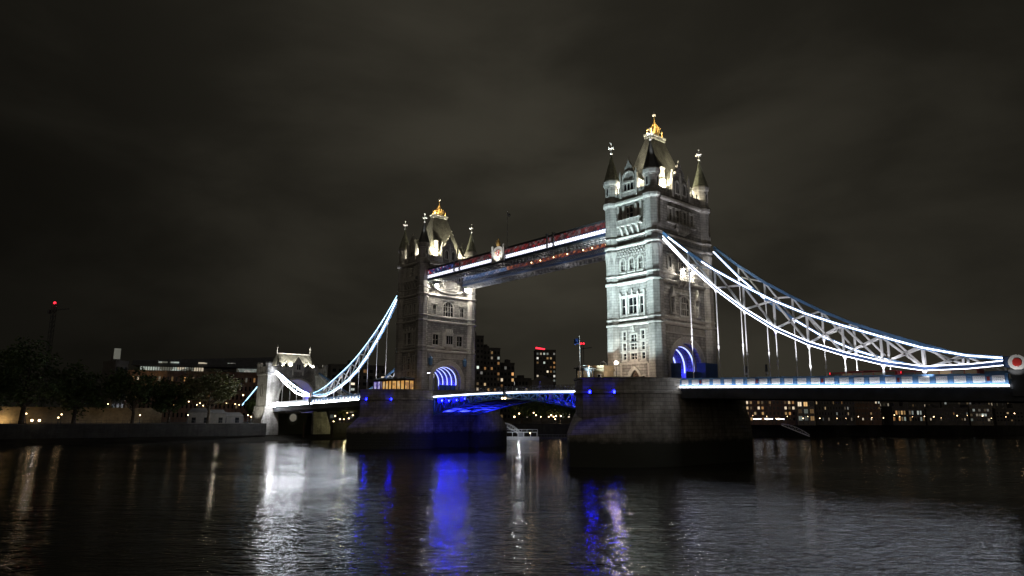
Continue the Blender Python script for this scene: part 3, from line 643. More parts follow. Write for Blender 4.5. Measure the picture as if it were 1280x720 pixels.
# floodlights on the west end of the near pier washing the river face
fl = []
for i, (x, y, pw, tz) in enumerate(((-5.2, -17.5, 15000, 38), (0, -21.5, 112000, 62), (5.2, -17.5, 15000, 40))):
    t = thing('floodlight', ('left', 'middle', 'right')[i]+' of three floodlights on the nearer pier aimed up at the tower', 'floodlight', (PX+x, y, DECK), 0, 'floodlights on the nearer pier')
    b = MB(); b.tube((0, 0, 0), (0, 0, .5), .08); b.box(-.3, .3, -.2, .2, 0, .06); b.build('stand', 'dark_steel', t)
    b = MB(); b.hexa([(-.4, -.25, .5), (.4, -.25, .5), (.4, .1, .4), (-.4, .1, .4)], [(-.4, -.05, 1.0), (.4, -.05, 1.0), (.4, .25, .85), (-.4, .25, .85)]); b.build('housing', 'dark_steel', t)
    lamp('flood', 'SPOT', (PX+x, y+.35, DECK+1.2), pw, (.75, .96, 1.0), (PX+x*.35, -9.3, tz), .25, 60 if x == 0 else 90, 1.0)
for x, y in ((60.5, -5.5), (60.5, 5.5)): lamp('road_fill', 'SPOT', (x, y, DECK+6.5), 850, (1.0, .82, .66), (47, y*.5, 34), .3, 110, .9)  # added unseen spots, brighten the near tower's road face
lamp('road_fill', 'SPOT', (-22, 0, DECK+5.5), 650, (1.0, .80, .62), (-35, 0, 27), .3, 110, .9)  # same added fill for the far tower's inner face

# ------------------------------------------------------------------ high walkways
def make_walkway(side):
    west = side < 0
    y0, y1 = (-8.1, -4.1) if west else (5.1, 9.1)
    t = thing('high_walkway', 'nearer high walkway, white lit band under red glowing lattice, crest in the middle' if west else 'farther high level walkway, orange and blue lattice seen below the nearer one', 'walkway', (0, (y0+y1)/2, 47.3), 0, 'high level walkways between the towers')
    L = 35.4; hw = (y1-y0)/2
    b = MB(); b.box(-L, L, -hw, hw, 0, .18)
    for i in range(60): x = -L+(i+.5)*2*L/60; b.box(x-.12, x+.12, -hw+.1, hw-.1, -.22, .01)
    for y in (-hw+.15, -.7, .7, hw-.15): b.box(-L, L, y-.13, y+.13, -.3, .012)
    b.build('floor', 'grey_steel', t)
    b = MB(); b.hexa([(-L, -hw-.15, 3.35), (-L, hw+.15, 3.35), (-L, hw+.15, 3.5), (-L, 0, 4.0), (-L, -hw-.15, 3.5)], [(L, -hw-.15, 3.35), (L, hw+.15, 3.35), (L, hw+.15, 3.5), (L, 0, 4.0), (L, -hw-.15, 3.5)]); b.build('roof', 'dark_steel', t)
    for sg in (-1, 1):
        F = ((0, sg*hw), (-sg, 0), (0, sg)); sgn = -sg
        b = MB(); b.fbox(F, -L, L, 0.05, .62, -.1, .1); b.fbox(F, -L, L, 1.52, 1.72, -.1, .12); b.build('chord', 'dark_blue', t)
        b = MB(); b.fbox(F, -L, L, 3.1, 3.35, -.1, .12); b.build('eaves', 'dark_steel', t)
        b = MB(); n = 44; st = 2*L/n
        for i in range(n):
            u = -L+i*st
            for a, c in ((0, 1), (1, 0)): b.beam(fp(F, u+a*st, 1.72, .02), fp(F, u+c*st, 3.1, .02), .1, .1, (0, 1, 0))
        b.build('lattice', 'lattice_red' if west else 'dark_blue', t)
        b = MB(); n = 88; st = 2*L/n
        for i in range(n):
            u = -L+i*st
            for a, c in ((0, 1), (1, 0)): b.beam(fp(F, u+a*st, .66, .1), fp(F, u+c*st, 1.5, .1), .07, .09, (0, 1, 0))
        b.build('balustrade', 'dark_blue', t)
        front = sg < 0
        cuts = ((-L, -21.5, 'glow_blue'), (-21.5, L, 'glow_red')) if west else ((-L, -15, 'glow_lattice'), (-15, L, 'glow_orange'))
        for x0, x1, mt in cuts:
            u0, u1 = sorted((x0*sgn, x1*sgn)); b = MB(); b.fbox(F, u0+.02, u1-.02, 1.74, 3.08, -.3, -.24); b.build('glazing', mt, t)
        if west and front:
            b = MB(); b.fbox(F, -L, -5, .66, 1.5, -.02, .04); b.build('light_strip', 'led_band', t); b = MB(); b.fbox(F, .2, L, .66, 1.5, -.02, .04); b.build('light_strip', 'led_band', t)
        else:
            b = MB(); b.fbox(F, -L, L, .66, 1.5, -.02, .04); b.build('fascia', 'grey_steel' if not west else 'white_paint', t)
    if west:
        F = ((0, -hw), (1, 0), (0, -1))
        for x in (-21.3, -18.9, 15.4, 17.5):   # little painted posts in pairs
            b = MB(); b.fbox(F, x-.16, x+.16, .3, 3.6, .12, .45); b.fbox(F, x-.3, x+.3, 3.6, 3.9, .05, .55); b.build('post', 'grey_steel', t)
        b = MB(); b.fpoly(F, [(-4.3, .2), (-.7, .2), (-.7, 3.2), (-1.2, 3.9), (-2.5, 4.3), (-3.8, 3.9), (-4.3, 3.2)], .14, .4)
        cr = b.build('crest_panel', 'white_paint', t)
        b = MB(); b.fpoly(F, [(-3.1, 3.3), (-3.2, 2.3), (-2.5, 1.5), (-1.8, 2.3), (-1.9, 3.3)], .38, .5); b.build('shield', 'red_paint', cr)
        b = MB(); b.beam(fp(F, -3.1, 1.6, .5), fp(F, -1.9, 3.2, .5), .1, .2, (0, 1, 0)); b.beam(fp(F, -1.9, 1.6, .5), fp(F, -3.1, 3.2, .5), .1, .2, (0, 1, 0)); b.beam(fp(F, -2.5, 1.5, .5), fp(F, -2.5, 3.3, .5), .1, .2, (0, 1, 0)); b.build('shield_cross', 'white_paint', cr)
        b = MB()
        for u in (-3.5, -1.5):
            for z in (1.0, 1.9, 2.8): b.ball(fp(F, u, z, .42), .2)
        for u in (-3.0, -2.5, -2.0): b.ball(fp(F, u, .8, .42), .22)
        b.build('scrollwork', 'gold', cr)
        b = MB(); c = fp(F, -2.5, 0, .25); b.oct(c.x, c.y, [(4.3, .35), (4.6, .5), (5.1, .55), (5.3, .3), (5.6, .42), (5.9, .2), (6.3, .06)]); b.build('crown', 'gold', cr)
        for u in (-4.75, -.25):
            b = MB(); b.fbox(F, u-.2, u+.2, .1, 4.1, .12, .5); c = fp(F, u, 4.35, .3); b.ball(c, .36); b.build('post', 'white_paint', t)
        lamp('crest_light', 'SPOT', fp(F, -2.5, -.1, 2.6), 900, (1, .95, .85), fp(F, -2.5, 3.0, .3), .1, 90, parent=t)
    else:
        b = MB()
        for x in (-4.5, -1, 4, 9, 14.5, 17.5, 22, 26.5): b.ball((x+.02, -hw-.05, 2.3), .16)
        b.build('festoon_light', 'warm_bulb', t)
    for x in (-24, -8, 8, 24): lamp('soffit_fill', 'POINT', (x, -hw-.9 if not west else hw+1.6, -2.2), 240, (.6, .72, 1.0) if x < -10 else (.9, .82, .78), parent=t, size=.3)  # added points hung in the air, brighten the walkway undersides
    return t
make_walkway(-1); make_walkway(1)
for x, y, z0, z1, lb in ((-1.6, -6.1, 51.2, 61.0, 'tall thin flagpole on the middle of the nearer walkway roof'), (-26.5, 7.1, 51.2, 57.0, 'short dark flagpole on the walkway roof beside the farther tower')):
    t = thing('flagpole', lb, 'flagpole', (x, y, z0), 0, 'flagpoles on the walkways')
    b = MB(); b.tube((0, 0, 0), (0, 0, z1-z0), .09, .05, 6).ball((0, 0, z1-z0), .14); b.build('pole', 'grey_steel', t)
    b = MB(); b.loft([[(0, .01, z1-z0-1.2), (.6, .2, z1-z0-1.5), (1.2, 0, z1-z0-1.7), (1.2, 0, z1-z0-.9), (.6, .2, z1-z0-.6), (0, .01, z1-z0-.3)], [(0, -.01, z1-z0-1.2), (.6, .18, z1-z0-1.5), (1.2, -.02, z1-z0-1.7), (1.2, -.02, z1-z0-.9), (.6, .18, z1-z0-.6), (0, -.01, z1-z0-.3)]]); b.build('flag', 'dark_blue' if x < -10 else 'grey_steel', t)

# ------------------------------------------------------------------ suspension chains (long links); local x runs from the tower outward
LO = [(49.0, 43.6), (54.5, 37.3), (60.0, 32.0), (65.5, 27.4), (71.0, 23.5), (76.5, 20.6), (82.0, 18.5), (87.5, 16.8), (93.0, 15.7), (98.5, 15.7), (103.4, 16.0)]
UP = [(49.0, 44.6), (54.5, 39.7), (60.0, 35.4), (65.5, 31.7), (71.0, 28.3), (76.5, 25.4), (82.0, 23.0), (87.5, 20.8), (93.0, 18.7), (98.5, 17.2), (103.4, 16.5)]
def deck_z(x):   # road level along the side spans
    a = abs(x); return DECK+.1-(a-51.8)*.0247
def make_chain(ys, x0sign, label):
    'one crescent chain of stiffened links from a main tower down to its low pin; built for x>0, turned for the north side'
    y = 8.9*ys; t = thing('suspension_chain', label, 'chain', (49*x0sign, y, deck_z(51.8)), 0 if x0sign > 0 else math.pi, 'long suspension chains')
    near = (ys < 0)                                        # stands on the camera's side of the bridge
    zt = deck_z(51.8); P = lambda q, dy=0: Vector((q[0]-49, dy, q[1]-zt))
    face = -1 if x0sign > 0 else 1                         # local direction of world -Y
    south = x0sign > 0
    b = MB()
    for a, c in zip(UP, UP[1:]): b.beam(P(a), P(c), .62, .5)
    b.build('top_chord', 'blue_paint', t)
    b = MB()
    for a, c in zip(LO, LO[1:]): b.beam(P(a), P(c), .62, .5)
    b.build('bottom_chord', 'dark_blue' if near and south else 'blue_paint', t)
    b = MB()
    for i in range(1, 10):
        b.beam(P(LO[i]), P(UP[i]), .3, .3, (0, 1, 0))
        if i < 9:
            b.beam(P(LO[i]), P(UP[i+1]), .3, .3, (0, 1, 0)); b.beam(P(UP[i]), P(LO[i+1]), .3, .3, (0, 1, 0))
    b.build('web_bracing', 'white_paint', t)
    for i in range(1, 9):
        x, z = LO[i]; b = MB(); zb = deck_z(x)-zt+.1
        b.tube((x-49, 0, z-zt-.2), (x-49, 0, zb), .1, .1, 8); zm = (z-zt)*.38
        b.tube((x-49, 0, zm-.3), (x-49, 0, zm+.3), .17, .17, 8); b.oct(x-49, 0, [(z-zt-1.0, .1), (z-zt-.5, .28), (z-zt-.2, .3)])
        hg = b.build('hanger', 'white_paint', t)
        zu = UP[i][1]; zl = z; d2 = (zl-zt-zb)**2+5
        lamp('hanger_fill', 'SPOT', (x-49+1.2, face*2.3, zb+.2), 80*d2+450, (.98, .95, 1.0), (x-49, 0, (zl+zu)/2-zt), .1, 34 if d2 > 60 else 75, .9, parent=hg)  # added spot without a fixture, brightens hanger and bracing
    ice = 'led' if south else 'led_ice'
    if near:
        b = MB()
        for a, c in zip(LO[:-1], LO[1:]):
            b.beam(P(a, face*.36)+Vector((0, 0, .3)), P(c, face*.36)+Vector((0, 0, .32)), .12, .1)
        b.build('light_strip', ice, t)
        b = MB()
        for a, c in zip(LO[:-1], LO[1:]): b.beam(P(a, face*.36)+Vector((0, 0, -.3)), P(c, face*.36)+Vector((0, 0, -.3)), .12, .09)
        b.build('light_strip', 'led', t)
        for rng in ((0,), tuple(range(1, 10))) if south else (tuple(range(10)),):
            b = MB()
            for i in rng:
                a, c = UP[i], UP[i+1]
                if south and i == 1: a = (57.5, 37.3)
                if south and i == 0: a = (50.3, 43.4)
                b.beam(P(a, face*.36), P(c, face*.36), .12, .17)
            b.build('light_strip', ice, t)
    else:
        for rng in ((0, 1), (3, 4, 5)):
            b = MB()
            for i in rng: b.beam(P(LO[i], face*.36), P(LO[i+1], face*.36), .12, .14)
            b.build('light_strip', ice, t)
    # low pin with its painted boss
    c = Vector((104.2-49, 0, 15.95-zt))
    b = MB(); b.tube(c-Vector((0, .75, 0)), c+Vector((0, .75, 0)), 1.0, 1.0, 24); bo = b.build('boss', 'white_paint', t)
    for s in (-1, 1): b = MB(); b.tube(c+Vector((0, s*.74, 0)), c+Vector((0, s*.86, 0)), .56, .5, 20); b.build('boss_cap', 'red_paint', bo)
    b = MB(); b.hexa([c+Vector((-1.6, -.45, -.55)), c+Vector((-1.6, .45, -.55)), c+Vector((-1.6, .45, .8)), c+Vector((-1.6, -.45, .8))], [c+Vector((0, -.45, -.8)), c+Vector((0, .45, -.8)), c+Vector((0, .45, .8)), c+Vector((0, -.45, .8))]); b.build('pin_plate', 'dark_blue', t)
    b = MB(); b.box(c.x-.9, c.x+1.0, -.7, .7, -2.9, c.z-.85); b.box(c.x-1.05, c.x+1.15, -.8, .8, c.z-1.2, c.z-.95); b.build('pin_post', 'dark_steel', t)
    lamp('boss_light', 'SPOT', c+Vector((-.6, face*2.6, -1.6)), 130, (1, .97, .92), c, .1, 70, parent=t)
    return t
make_chain(-1, 1, 'nearest suspension chain at right, white lit chords sweeping down from the taller tower')
make_chain(1, 1, 'far right hand chain, blue top chord rising above the nearer lit one')
make_chain(-1, -1, 'left hand chain, icy white lit truss climbing from low pin to farther tower')
make_chain(1, -1, 'left hand chain on the far side of the deck, mostly hidden behind the lit one')
def make_short_chain(ys, label):
    y = 8.9*ys; t = thing('short_chain', label, 'chain', (-105, y, 12.4), math.pi, 'short chains at the abutment')
    up = [(0, 3.6), (6, 4.9), (12, 6.6), (18, 8.6), (25, 11.2), (31.4, 13.4)]; lo = [(0, 3.2), (6, 3.4), (12, 4.6), (18, 6.7), (25, 9.6), (31.4, 12.6)]
    V = lambda q, dy=0: Vector((q[0], dy, q[1]))
    for nm, l, mt in (('top_chord', up, 'blue_paint'), ('bottom_chord', lo, 'white_paint')):
        b = MB()
        for a, c in zip(l, l[1:]): b.beam(V(a), V(c), .6, .5)
        b.build(nm, mt, t)
    b = MB()
    for i in range(1, 5):
        b.beam(V(lo[i]), V(up[i]), .3, .3, (0, 1, 0))
        if i < 4: b.beam(V(lo[i]), V(up[i+1]), .25, .25, (0, 1, 0)); b.beam(V(up[i]), V(lo[i+1]), .25, .25, (0, 1, 0))
    b.build('web_bracing', 'white_paint', t)
    for i in range(1, 5):
        b = MB(); b.tube(V(lo[i]), Vector((lo[i][0], 0, -.2)), .1, .1, 6); b.build('hanger', 'white_paint', t)
    if ys < 0:
        for l in (up, lo):
            b = MB()
            for a, c in zip(l, l[1:]): b.beam(V(a, .36), V(c, .36), .14, .2)
            b.build('light_strip', 'led_far', t)
make_short_chain(-1, 'short lit chain dipping from the stone abutment arch to the low pin')
make_short_chain(1, 'short unlit blue chain behind the lit one at the stone abutment arch')
t = thing('land_tie', 'sloping lit tie bar on the landward side of the stone abutment arch', 'tie', (-147, -9.2, 12))
b = MB(); b.beam((0, 0, 11.5), (-22, 0, 1.0), .6, .6); b.build('bar', 'blue_paint', t)
b = MB(); b.beam((0, -.36, 11.5), (-22, -.36, 1.0), .12, .4); b.build('light_strip', 'led_ice', t)

# ------------------------------------------------------------------ side span decks
def make_deck(sgn, x1, label):
    t = thing('side_span', label, 'bridge deck', (sgn*51.8, 0, DECK), 0 if sgn > 0 else math.pi, 'side spans of the bridge')
    L = x1-51.8; sl = -.0247
    def seg(b, xa, xb, y0, y1, z0, z1):
        b.hexa([(xa, y0, z0+sl*xa), (xa, y1, z0+sl*xa), (xa, y1, z1+sl*xa), (xa, y0, z1+sl*xa)], [(xb, y0, z0+sl*xb), (xb, y1, z0+sl*xb), (xb, y1, z1+sl*xb), (xb, y0, z1+sl*xb)])
    b = MB(); seg(b, 0, L, -9.2, 9.2, -.45, 0); b.build('roadway', 'asphalt', t)
    b = MB()
    for y in (-9.1, -3, 3, 9.1): seg(b, 0, L, y-.2, y+.2, -2.1, -.46); seg(b, 0, L, y-.4, y+.4, -2.2, -2.08)
    for i in range(int(L/2.75)): x = 1+i*2.75; seg(b, x-.12, x+.12, -8.9, 8.9, -1.7, -.47)
    b.build('girder', 'dark_steel', t)
    for ys in (-1, 1):
        cam_side = (ys*sgn < 0); y = ys*9.35
        ends = (0, L) if not cam_side else (0, 51.2)
        b = MB(); seg(b, *ends, y-.1, y+.1, .02, .22); seg(b, *ends, y-.14, y+.14, 1.28, 1.45); seg(b, *ends, y-.05, y+.05, .22, 1.28)
        n = int((ends[1])/2.2); st = ends[1]/n
        for i in range(n+1): seg(b, max(0, i*st-.22), min(ends[1], i*st+.22), y-.15, y+.15, .05, 1.5)
        rl = b.build('parapet', 'blue_paint', t)
        if cam_side and sgn < 0 or cam_side:
            pn = None; d = ys
            for i in range(n):
                xa = i*st+.42; w = st-.84; b = MB() if pn is None else None
                if pn is None:
                    # openwork panel: border and interlaced curls
                    def bx(xl, xh, zl, zh, e=.1): b.hexa([(xl, 0, zl), (xh, 0, zl), (xh, 0, zh), (xl, 0, zh)], [(xl, d*e, zl), (xh, d*e, zl), (xh, d*e, zh), (xl, d*e, zh)])
                    bx(0, w, 0, .1); bx(0, w, .82, .92); bx(0, .09, .1, .82); bx(w-.09, w, .1, .82)
                    for k in range(3):
                        cx = w*(k+.5)/3
                        for rr in (.2,):
                            b.fring(((0, 0), (1, 0), (0, d)), [(cx+.22*math.cos(q*math.pi/5), .46+.36*math.sin(q*math.pi/5)) for q in range(10)], [(cx+.12*math.cos(q*math.pi/5), .46+.22*math.sin(q*math.pi/5)) for q in range(10)], 0, .1)
                        for s in (-1, 1): b.beam((cx-.22, d*.05, .46-s*.34), (cx+.22, d*.05, .46+s*.34), .1, .1, (0, 1, 0))
                    pn = o = b.build('panel', 'white_paint', rl)
                else:
                    o = pn.copy(); col.objects.link(o)
                o.location = (xa, y+d*.06, .27+sl*(xa+w/2))
            for i in range(2, n, 5):
                b = MB(); b.hexa([(i*st-.17, y+d*.15, .45+sl*i*st), (i*st+.17, y+d*.15, .45+sl*i*st), (i*st+.17, y+d*.15, 1.05+sl*i*st), (i*st-.17, y+d*.15, 1.05+sl*i*st)], [(i*st-.17, y+d*.22, .45+sl*i*st), (i*st+.17, y+d*.22, .45+sl*i*st), (i*st+.17, y+d*.22, 1.05+sl*i*st), (i*st-.17, y+d*.22, 1.05+sl*i*st)]); b.build('badge', 'badge_red', rl)
        if cam_side:
            for xa, xb in ((0.1, 51.2),)+(((53.6, L-2),) if sgn < 0 else ()):
                b = MB(); seg(b, xa, xb, y+ys*.35-.08, y+ys*.35+.08, -.26, -.06); b.build('light_strip', 'led_rail' if sgn > 0 else 'led_far', t)
                b = MB(); seg(b, xa, xb, y-.1, y+ys*.45, -.36, -.27); b.build('ledge', 'dark_steel', t)
            if sgn < 0:
                b = MB(); seg(b, 53.6, L-2, y-.12, y+.12, .02, 1.4); b.build('parapet', 'white_paint', t)
    return t
make_deck(1, 110, 'right hand side span, blue parapet with white openwork panels over a lit white line')
make_deck(-1, 139.0, 'left hand side span with a small lit parapet running to the stone abutment arch')

# ------------------------------------------------------------------ bascule leaves
def make_leaf():
    t = thing('bascule_leaf', '', 'bascule', (30.4, 0, DECK), math.pi, 'bascule leaves over the central opening')
    L = 30.3                                   # local x runs from the pier to mid river
    top = lambda x: -.12+.42*math.sin(min(1, x/L)*math.pi/2); low = lambda x: -1.35-3.9*(1-x/L)**1.7
    n = 11; xs = [L*i/n for i in range(n+1)]
    b = MB()
    for a, c in zip(xs, xs[1:]): b.hexa([(a, -8, top(a)-.3), (a, 8, top(a)-.3), (a, 8, top(a)), (a, -8, top(a))], [(c, -8, top(c)-.3), (c, 8, top(c)-.3), (c, 8, top(c)), (c, -8, top(c))])
    b.build('roadway', 'asphalt', t)
    for y in (-7.6, -2.6, 2.6, 7.6):
        b = MB()
        for a, c in zip(xs, xs[1:]):
            b.beam((a, y, low(a)), (c, y, low(c)), .5, .34); b.beam((a, y, top(a)-.55), (c, y, top(c)-.55), .5, .4)
        for i, a in enumerate(xs):
            b.beam((a, y, low(a)), (a, y, top(a)-.5), .34, .34, (0, 1, 0))
            if i < n: c = xs[i+1]; b.beam((a, y, top(a)-.6), (c, y, low(c)), .28, .26, (0, 1, 0)) if i % 2 else b.beam((a, y, low(a)), (c, y, top(c)-.6), .28, .26, (0, 1, 0))
        b.build('girder', 'blue_paint', t)
    b = MB()
    for i, a in enumerate(xs): b.beam((a, -7.6, low(a)+.1), (a, 7.6, low(a)+.1), .26, .3); b.beam((a, -7.6, top(a)-.6), (a, 7.6, top(a)-.6), .26, .4)
    b.build('cross_beam', 'grey_steel', t)
    for i in range(1, 9):
        for y0, y1 in ((-7.2, -3.0), (-2.2, 2.2), (3.0, 7.2)):
            a, c = xs[i]+.35, xs[i+1]-.35
            if (i+int(y0)) % 4 == 0: continue
            b = MB(); b.hexa([(a, y0, low(a)+.2), (a, y1, low(a)+.2), (a, y1, low(a)+.28), (a, y0, low(a)+.28)], [(c, y0, low(c)+.2), (c, y1, low(c)+.2), (c, y1, low(c)+.28), (c, y0, low(c)+.28)]); b.build('soffit_plate', 'white_paint', t)
    for i, (x, dz) in enumerate(((4.4, -1.5), (7.6, -1.6), (11.0, -1.5), (14.5, -1.2))):   # blue lamps on the outer girders
        for ys in (-1, 1):
            b = MB(); b.box(x-.3, x+.3, ys*7.98-.12, ys*7.98+.12, dz-.3, dz+.3); h = b.build('lamp_housing', 'dark_steel', t)
            b = MB(); b.box(x-.62, x-.55, min(ys*7.9, ys*9.2), max(ys*7.9, ys*9.2), dz-.7, dz+.7); b.build('spill_plate', 'dark_steel', h)  # plate added to block the blue spill towards the pier
            r = (.34, .25, .22, .2)[i]; b = MB(); b.tube((x, ys*8.1, dz), (x, ys*8.2, dz), r, r*.9, 12); b.build('lamp_lens', 'blue_lens', h)
    for ys in (-1, 1):
        y = ys*8.05; b = MB()
        for a, c in zip(xs, xs[1:]):
            b.beam((a, y, top(a)+1.15), (c, y, top(c)+1.15), .12, .1); b.beam((a, y, top(a)+.15), (c, y, top(c)+.15), .12, .1)
            for k in range(3):
                q = a+(c-a)*k/3; e = a+(c-a)*(k+1)/3; b.beam((q, y, top(q)), (q, y, top(q)+1.15), .09, .09, (0, 1, 0))
                b.beam((q, y, top(q)+.2), (e, y, top(e)+1.1), .05, .05, (0, 1, 0)); b.beam((q, y, top(q)+1.1), (e, y, top(e)+.2), .05, .05, (0, 1, 0))
        b.build('railing', 'grey_steel', t)
        b = MB()
        for a, c in zip(xs, xs[1:]):
            if a == xs[0]: a = .3
            b.beam((a, y+ys*.12, top(a)-.3), (c if c < L else L-.6, y+ys*.12, top(c)-.3), .12, .26)
        b.build('light_strip', 'led', t)
    for y in (-5.2, 0, 5.2):
        lamp('leaf_light', 'SPOT', (.3, y, -9.0), 32000, (.03, .04, 1.0), (10, y, -.6), .2, 50, .7, parent=t)
        lamp('leaf_light', 'POINT', (3.0, y*1.15, -3.0), 150, (.06, .07, 1.0), size=.2, parent=t)
    return t
leafS = make_leaf(); leafS['label'] = 'right hand bascule leaf, white lit edge meeting the nearer pier'
leafN = copy_thing(leafS, (-30.4, 0, DECK), 0, 'left hand bascule leaf, blue lit girders rising from the farther pier')
for x, y in ((2.4, -7.6), (27.8, -7.4)):
    pass
t = thing('navigation_light', 'pair of orange navigation lights hanging at the middle of the bascules', 'light', (0.2, -8.35, DECK-.4))
b = MB(); b.box(-.25, .25, -.2, .2, -.3, 1.9); b.box(-.7, .7, -.2, .2, -.6, -.3); b.build('housing', 'dark_steel', t)
for x in (-.5, .5): b = MB(); b.ball((x, -.2, -.95), .26); b.build('lens', 'warm_bulb', t)

# ------------------------------------------------------------------ stone abutment arch on the far bank
def make_abutment():
    z0 = 12.0
    t = thing('abutment_tower', 'small stone gateway tower on the far bank with floodlit steep roof and arch', 'gate tower', (-142, 0, z0))
    FA = ((5, 0), (0, 1), (1, 0)); FB = ((-5, 0), (0, -1), (-1, 0))
    for sy in (-1, 1):
        b = MB(); ys = sorted((sy*7.4, sy*12.2)); yb = sorted((sy*7.2, sy*14.6)); ym = sorted((sy*7.3, sy*12.7))
        R4 = lambda x, y, z: [(-x, y[0], z), (x, y[0], z), (x, y[1], z), (-x, y[1], z)]
        b.loft([R4(6.6, yb, -12.5), R4(6.4, yb, -8), R4(5.5, ym, -1.0), R4(5.4, ym, .2), R4(5.0, ys, .5), R4(5.0, ys, 12.2), R4(5.4, (ys[0]-.35, ys[1]+.35), 12.6), R4(5.4, (ys[0]-.35, ys[1]+.35), 13.1), R4(5.0, ys, 13.3), R4(5.0, ys, 15.8)])
        o = b.build('buttress', 'ashlar', t)
        b = MB()
        for x in (-4.4, 4.4):
            for y in ys:
                b = MB(); b.oct(x, y+(.3 if y == ys[0] else -.3), [(12.9, .5), (13.2, 1.0), (16.4, 1.0), (16.5, 1.2), (16.9, 1.2)])
                for k in range(6): a = k*math.pi/3; b.box(x+.85*math.cos(a)-.22, x+.85*math.cos(a)+.22, y+(.3 if y == ys[0] else -.3)+.85*math.sin(a)-.22, y+(.3 if y == ys[0] else -.3)+.85*math.sin(a)+.22, 16.9, 17.5)
                b.build('battlement', 'granite', o)
        F = ((0, sy*12.2), (1 if sy < 0 else -1, 0), (0, sy)); b = MB()
        for u in (-.9, .9): b = MB(); b.fpoly(F, arch(u-.35, u+.35, 4.0, 9.0, 'pointed', .5), -.05, .03); b.build('lancet', 'dark_glass', o)
        for u in (-.9, .9): b = MB(); b.fring(F, arch(u-.6, u+.6, 3.7, 9.4, 'pointed', .7), arch(u-.35, u+.35, 4.0, 9.0, 'pointed', .5), -.05, .12); b.build('tracery', 'portland', o)
    gate = arch(-7.3, 7.3, -.2, 10.9, 'round', 7.6, 14)
    for F in (FA, FB):
        b = MB(); wall_panel(b, F, [(-7.5, -.2), (7.5, -.2), (7.5, 15.3), (-7.5, 15.3)], [gate], .5); b.build('wall', 'granite', t)
        b = MB(); g2 = gate[1:]+[gate[0]]
        b.fring(F, arch(-8.0, 8.0, -.2, 11.6, 'round', 8.3, 14)[1:]+[(-8.0, -.2)], g2, -.2, .3, close=False); b.build('arch_moulding', 'portland', t)
        b = MB(); merlons(b, F, -7.3, 7.3, 14.6, 15.5, 16.1, -.3, .3, .6); b.build('parapet', 'ashlar', t)
        pts = [(-1.9, 14.0), (1.9, 14.0), (1.9, 17.2), (0, 19.8), (-1.9, 17.2)]; b = MB(); b.fpoly(F, pts, -.6, .4); gb = b.build('gable', 'portland', t)
        b = MB(); b.fbox(F, -.8, .8, 14.8, 16.9, .36, .43); b.build('pane', 'dark_glass', gb)
        b = MB(); b.fring(F, arch(-1.05, 1.05, 14.6, 17.2), arch(-.8, .8, 14.8, 16.9), .38, .55); b.fbox(F, -.06, .06, 14.8, 16.9, .38, .5); b.fbox(F, -2.4, -1.9, 12.5, 17.4, .1, .6); b.fbox(F, 1.9, 2.4, 12.5, 17.4, .1, .6); b.build('tracery', 'portland', gb)
        for u in (-4.6, 4.6):
            b = MB(); b.hexa([fp(F, u+k, z, -.9) for k, z in ((-1.1, 15.4), (1.1, 15.4), (1.1, 16.8), (0, 18.3), (-1.1, 16.8))], [fp(F, u+k, z, -3.2) for k, z in ((-1.1, 15.4), (1.1, 15.4), (1.1, 16.8), (0, 18.3), (-1.1, 16.8))]); dm = b.build('dormer', 'slate', t)
            b = MB(); b.fbox(F, u-.5, u+.5, 15.7, 16.8, -.9, -.86); b.build('pane', 'dark_glass', dm)
    b = MB()
    for (u0, q0), (u1, q1) in zip(g2, g2[1:]): b.face([(-4.9, u0, q0), (4.9, u0, q0), (4.9, u1, q1), (-4.9, u1, q1)])
    b.build('vault', 'portland', t)
    b = MB(); b.loft([[(-4.4, -8.6, 15.0), (4.4, -8.6, 15.0), (4.4, 8.6, 15.0), (-4.4, 8.6, 15.0)], [(-3.6, -8.0, 16.4), (3.6, -8.0, 16.4), (3.6, 8.0, 16.4), (-3.6, 8.0, 16.4)], [(-.35, -6.9, 21.3), (.35, -6.9, 21.3), (.35, 6.9, 21.3), (-.35, 6.9, 21.3)]]); rf = b.build('roof', 'slate', t)
    b = MB(); b.box(-.4, .4, -7, 7, 21.25, 21.55)
    for y in (-7, 7): b.tube((0, y, 21), (0, y, 23.6), .25, .12, 6).ball((0, y, 22.4), .4).ball((0, y, 23.8), .45); b.tube((0, y, 23.9), (0, y, 25.0), .12, .04, 6)
    b.build('ridge', 'portland', rf)
    b = MB(); b.box(-4.4, 4.4, -7.2, 7.2, -14, -2.4); b.build('pier_wall', 'pier_stone', t)
    b = MB(); b.tube((4.4, -.7, -4.1), (4.62, -.7, -4.1), 1.6, 1.6, 28); d = b.build('round_panel', 'white_leaf', t)
    b = MB(); b.fring(((4.62, -.7), (0, 1), (1, 0)), [(1.75*math.cos(k*math.pi/12), -4.1+1.75*math.sin(k*math.pi/12)) for k in range(24)], [(1.5*math.cos(k*math.pi/12), -4.1+1.5*math.sin(k*math.pi/12)) for k in range(24)], -.1, .12); b.build('rim', 'dark_steel', d)
    lamp('panel_light', 'SPOT', (9.4, -.7, -2.4), 150, (1, .95, .8), (4.6, -.7, -4.1), .1, 50, parent=t)
    for y in (-6.5, -2.6, 2.6, 6.5): lamp('roof_light', 'SPOT', (5.0, y, 16.2), 6500, (1, .97, .86), (1.2, y, 20), .2, 120, .8, parent=t)
    for y in (-9.6, 9.6): lamp('roof_light', 'POINT', (1.5, y, 16.3), 300, (1, .97, .86), parent=t, size=.2)
    for y in (-9.9, 9.9): lamp('pylon_light', 'SPOT', (10.5, y, -.2), 1800, (.95, 1, .92), (5, y, 9), .2, 75, parent=t)
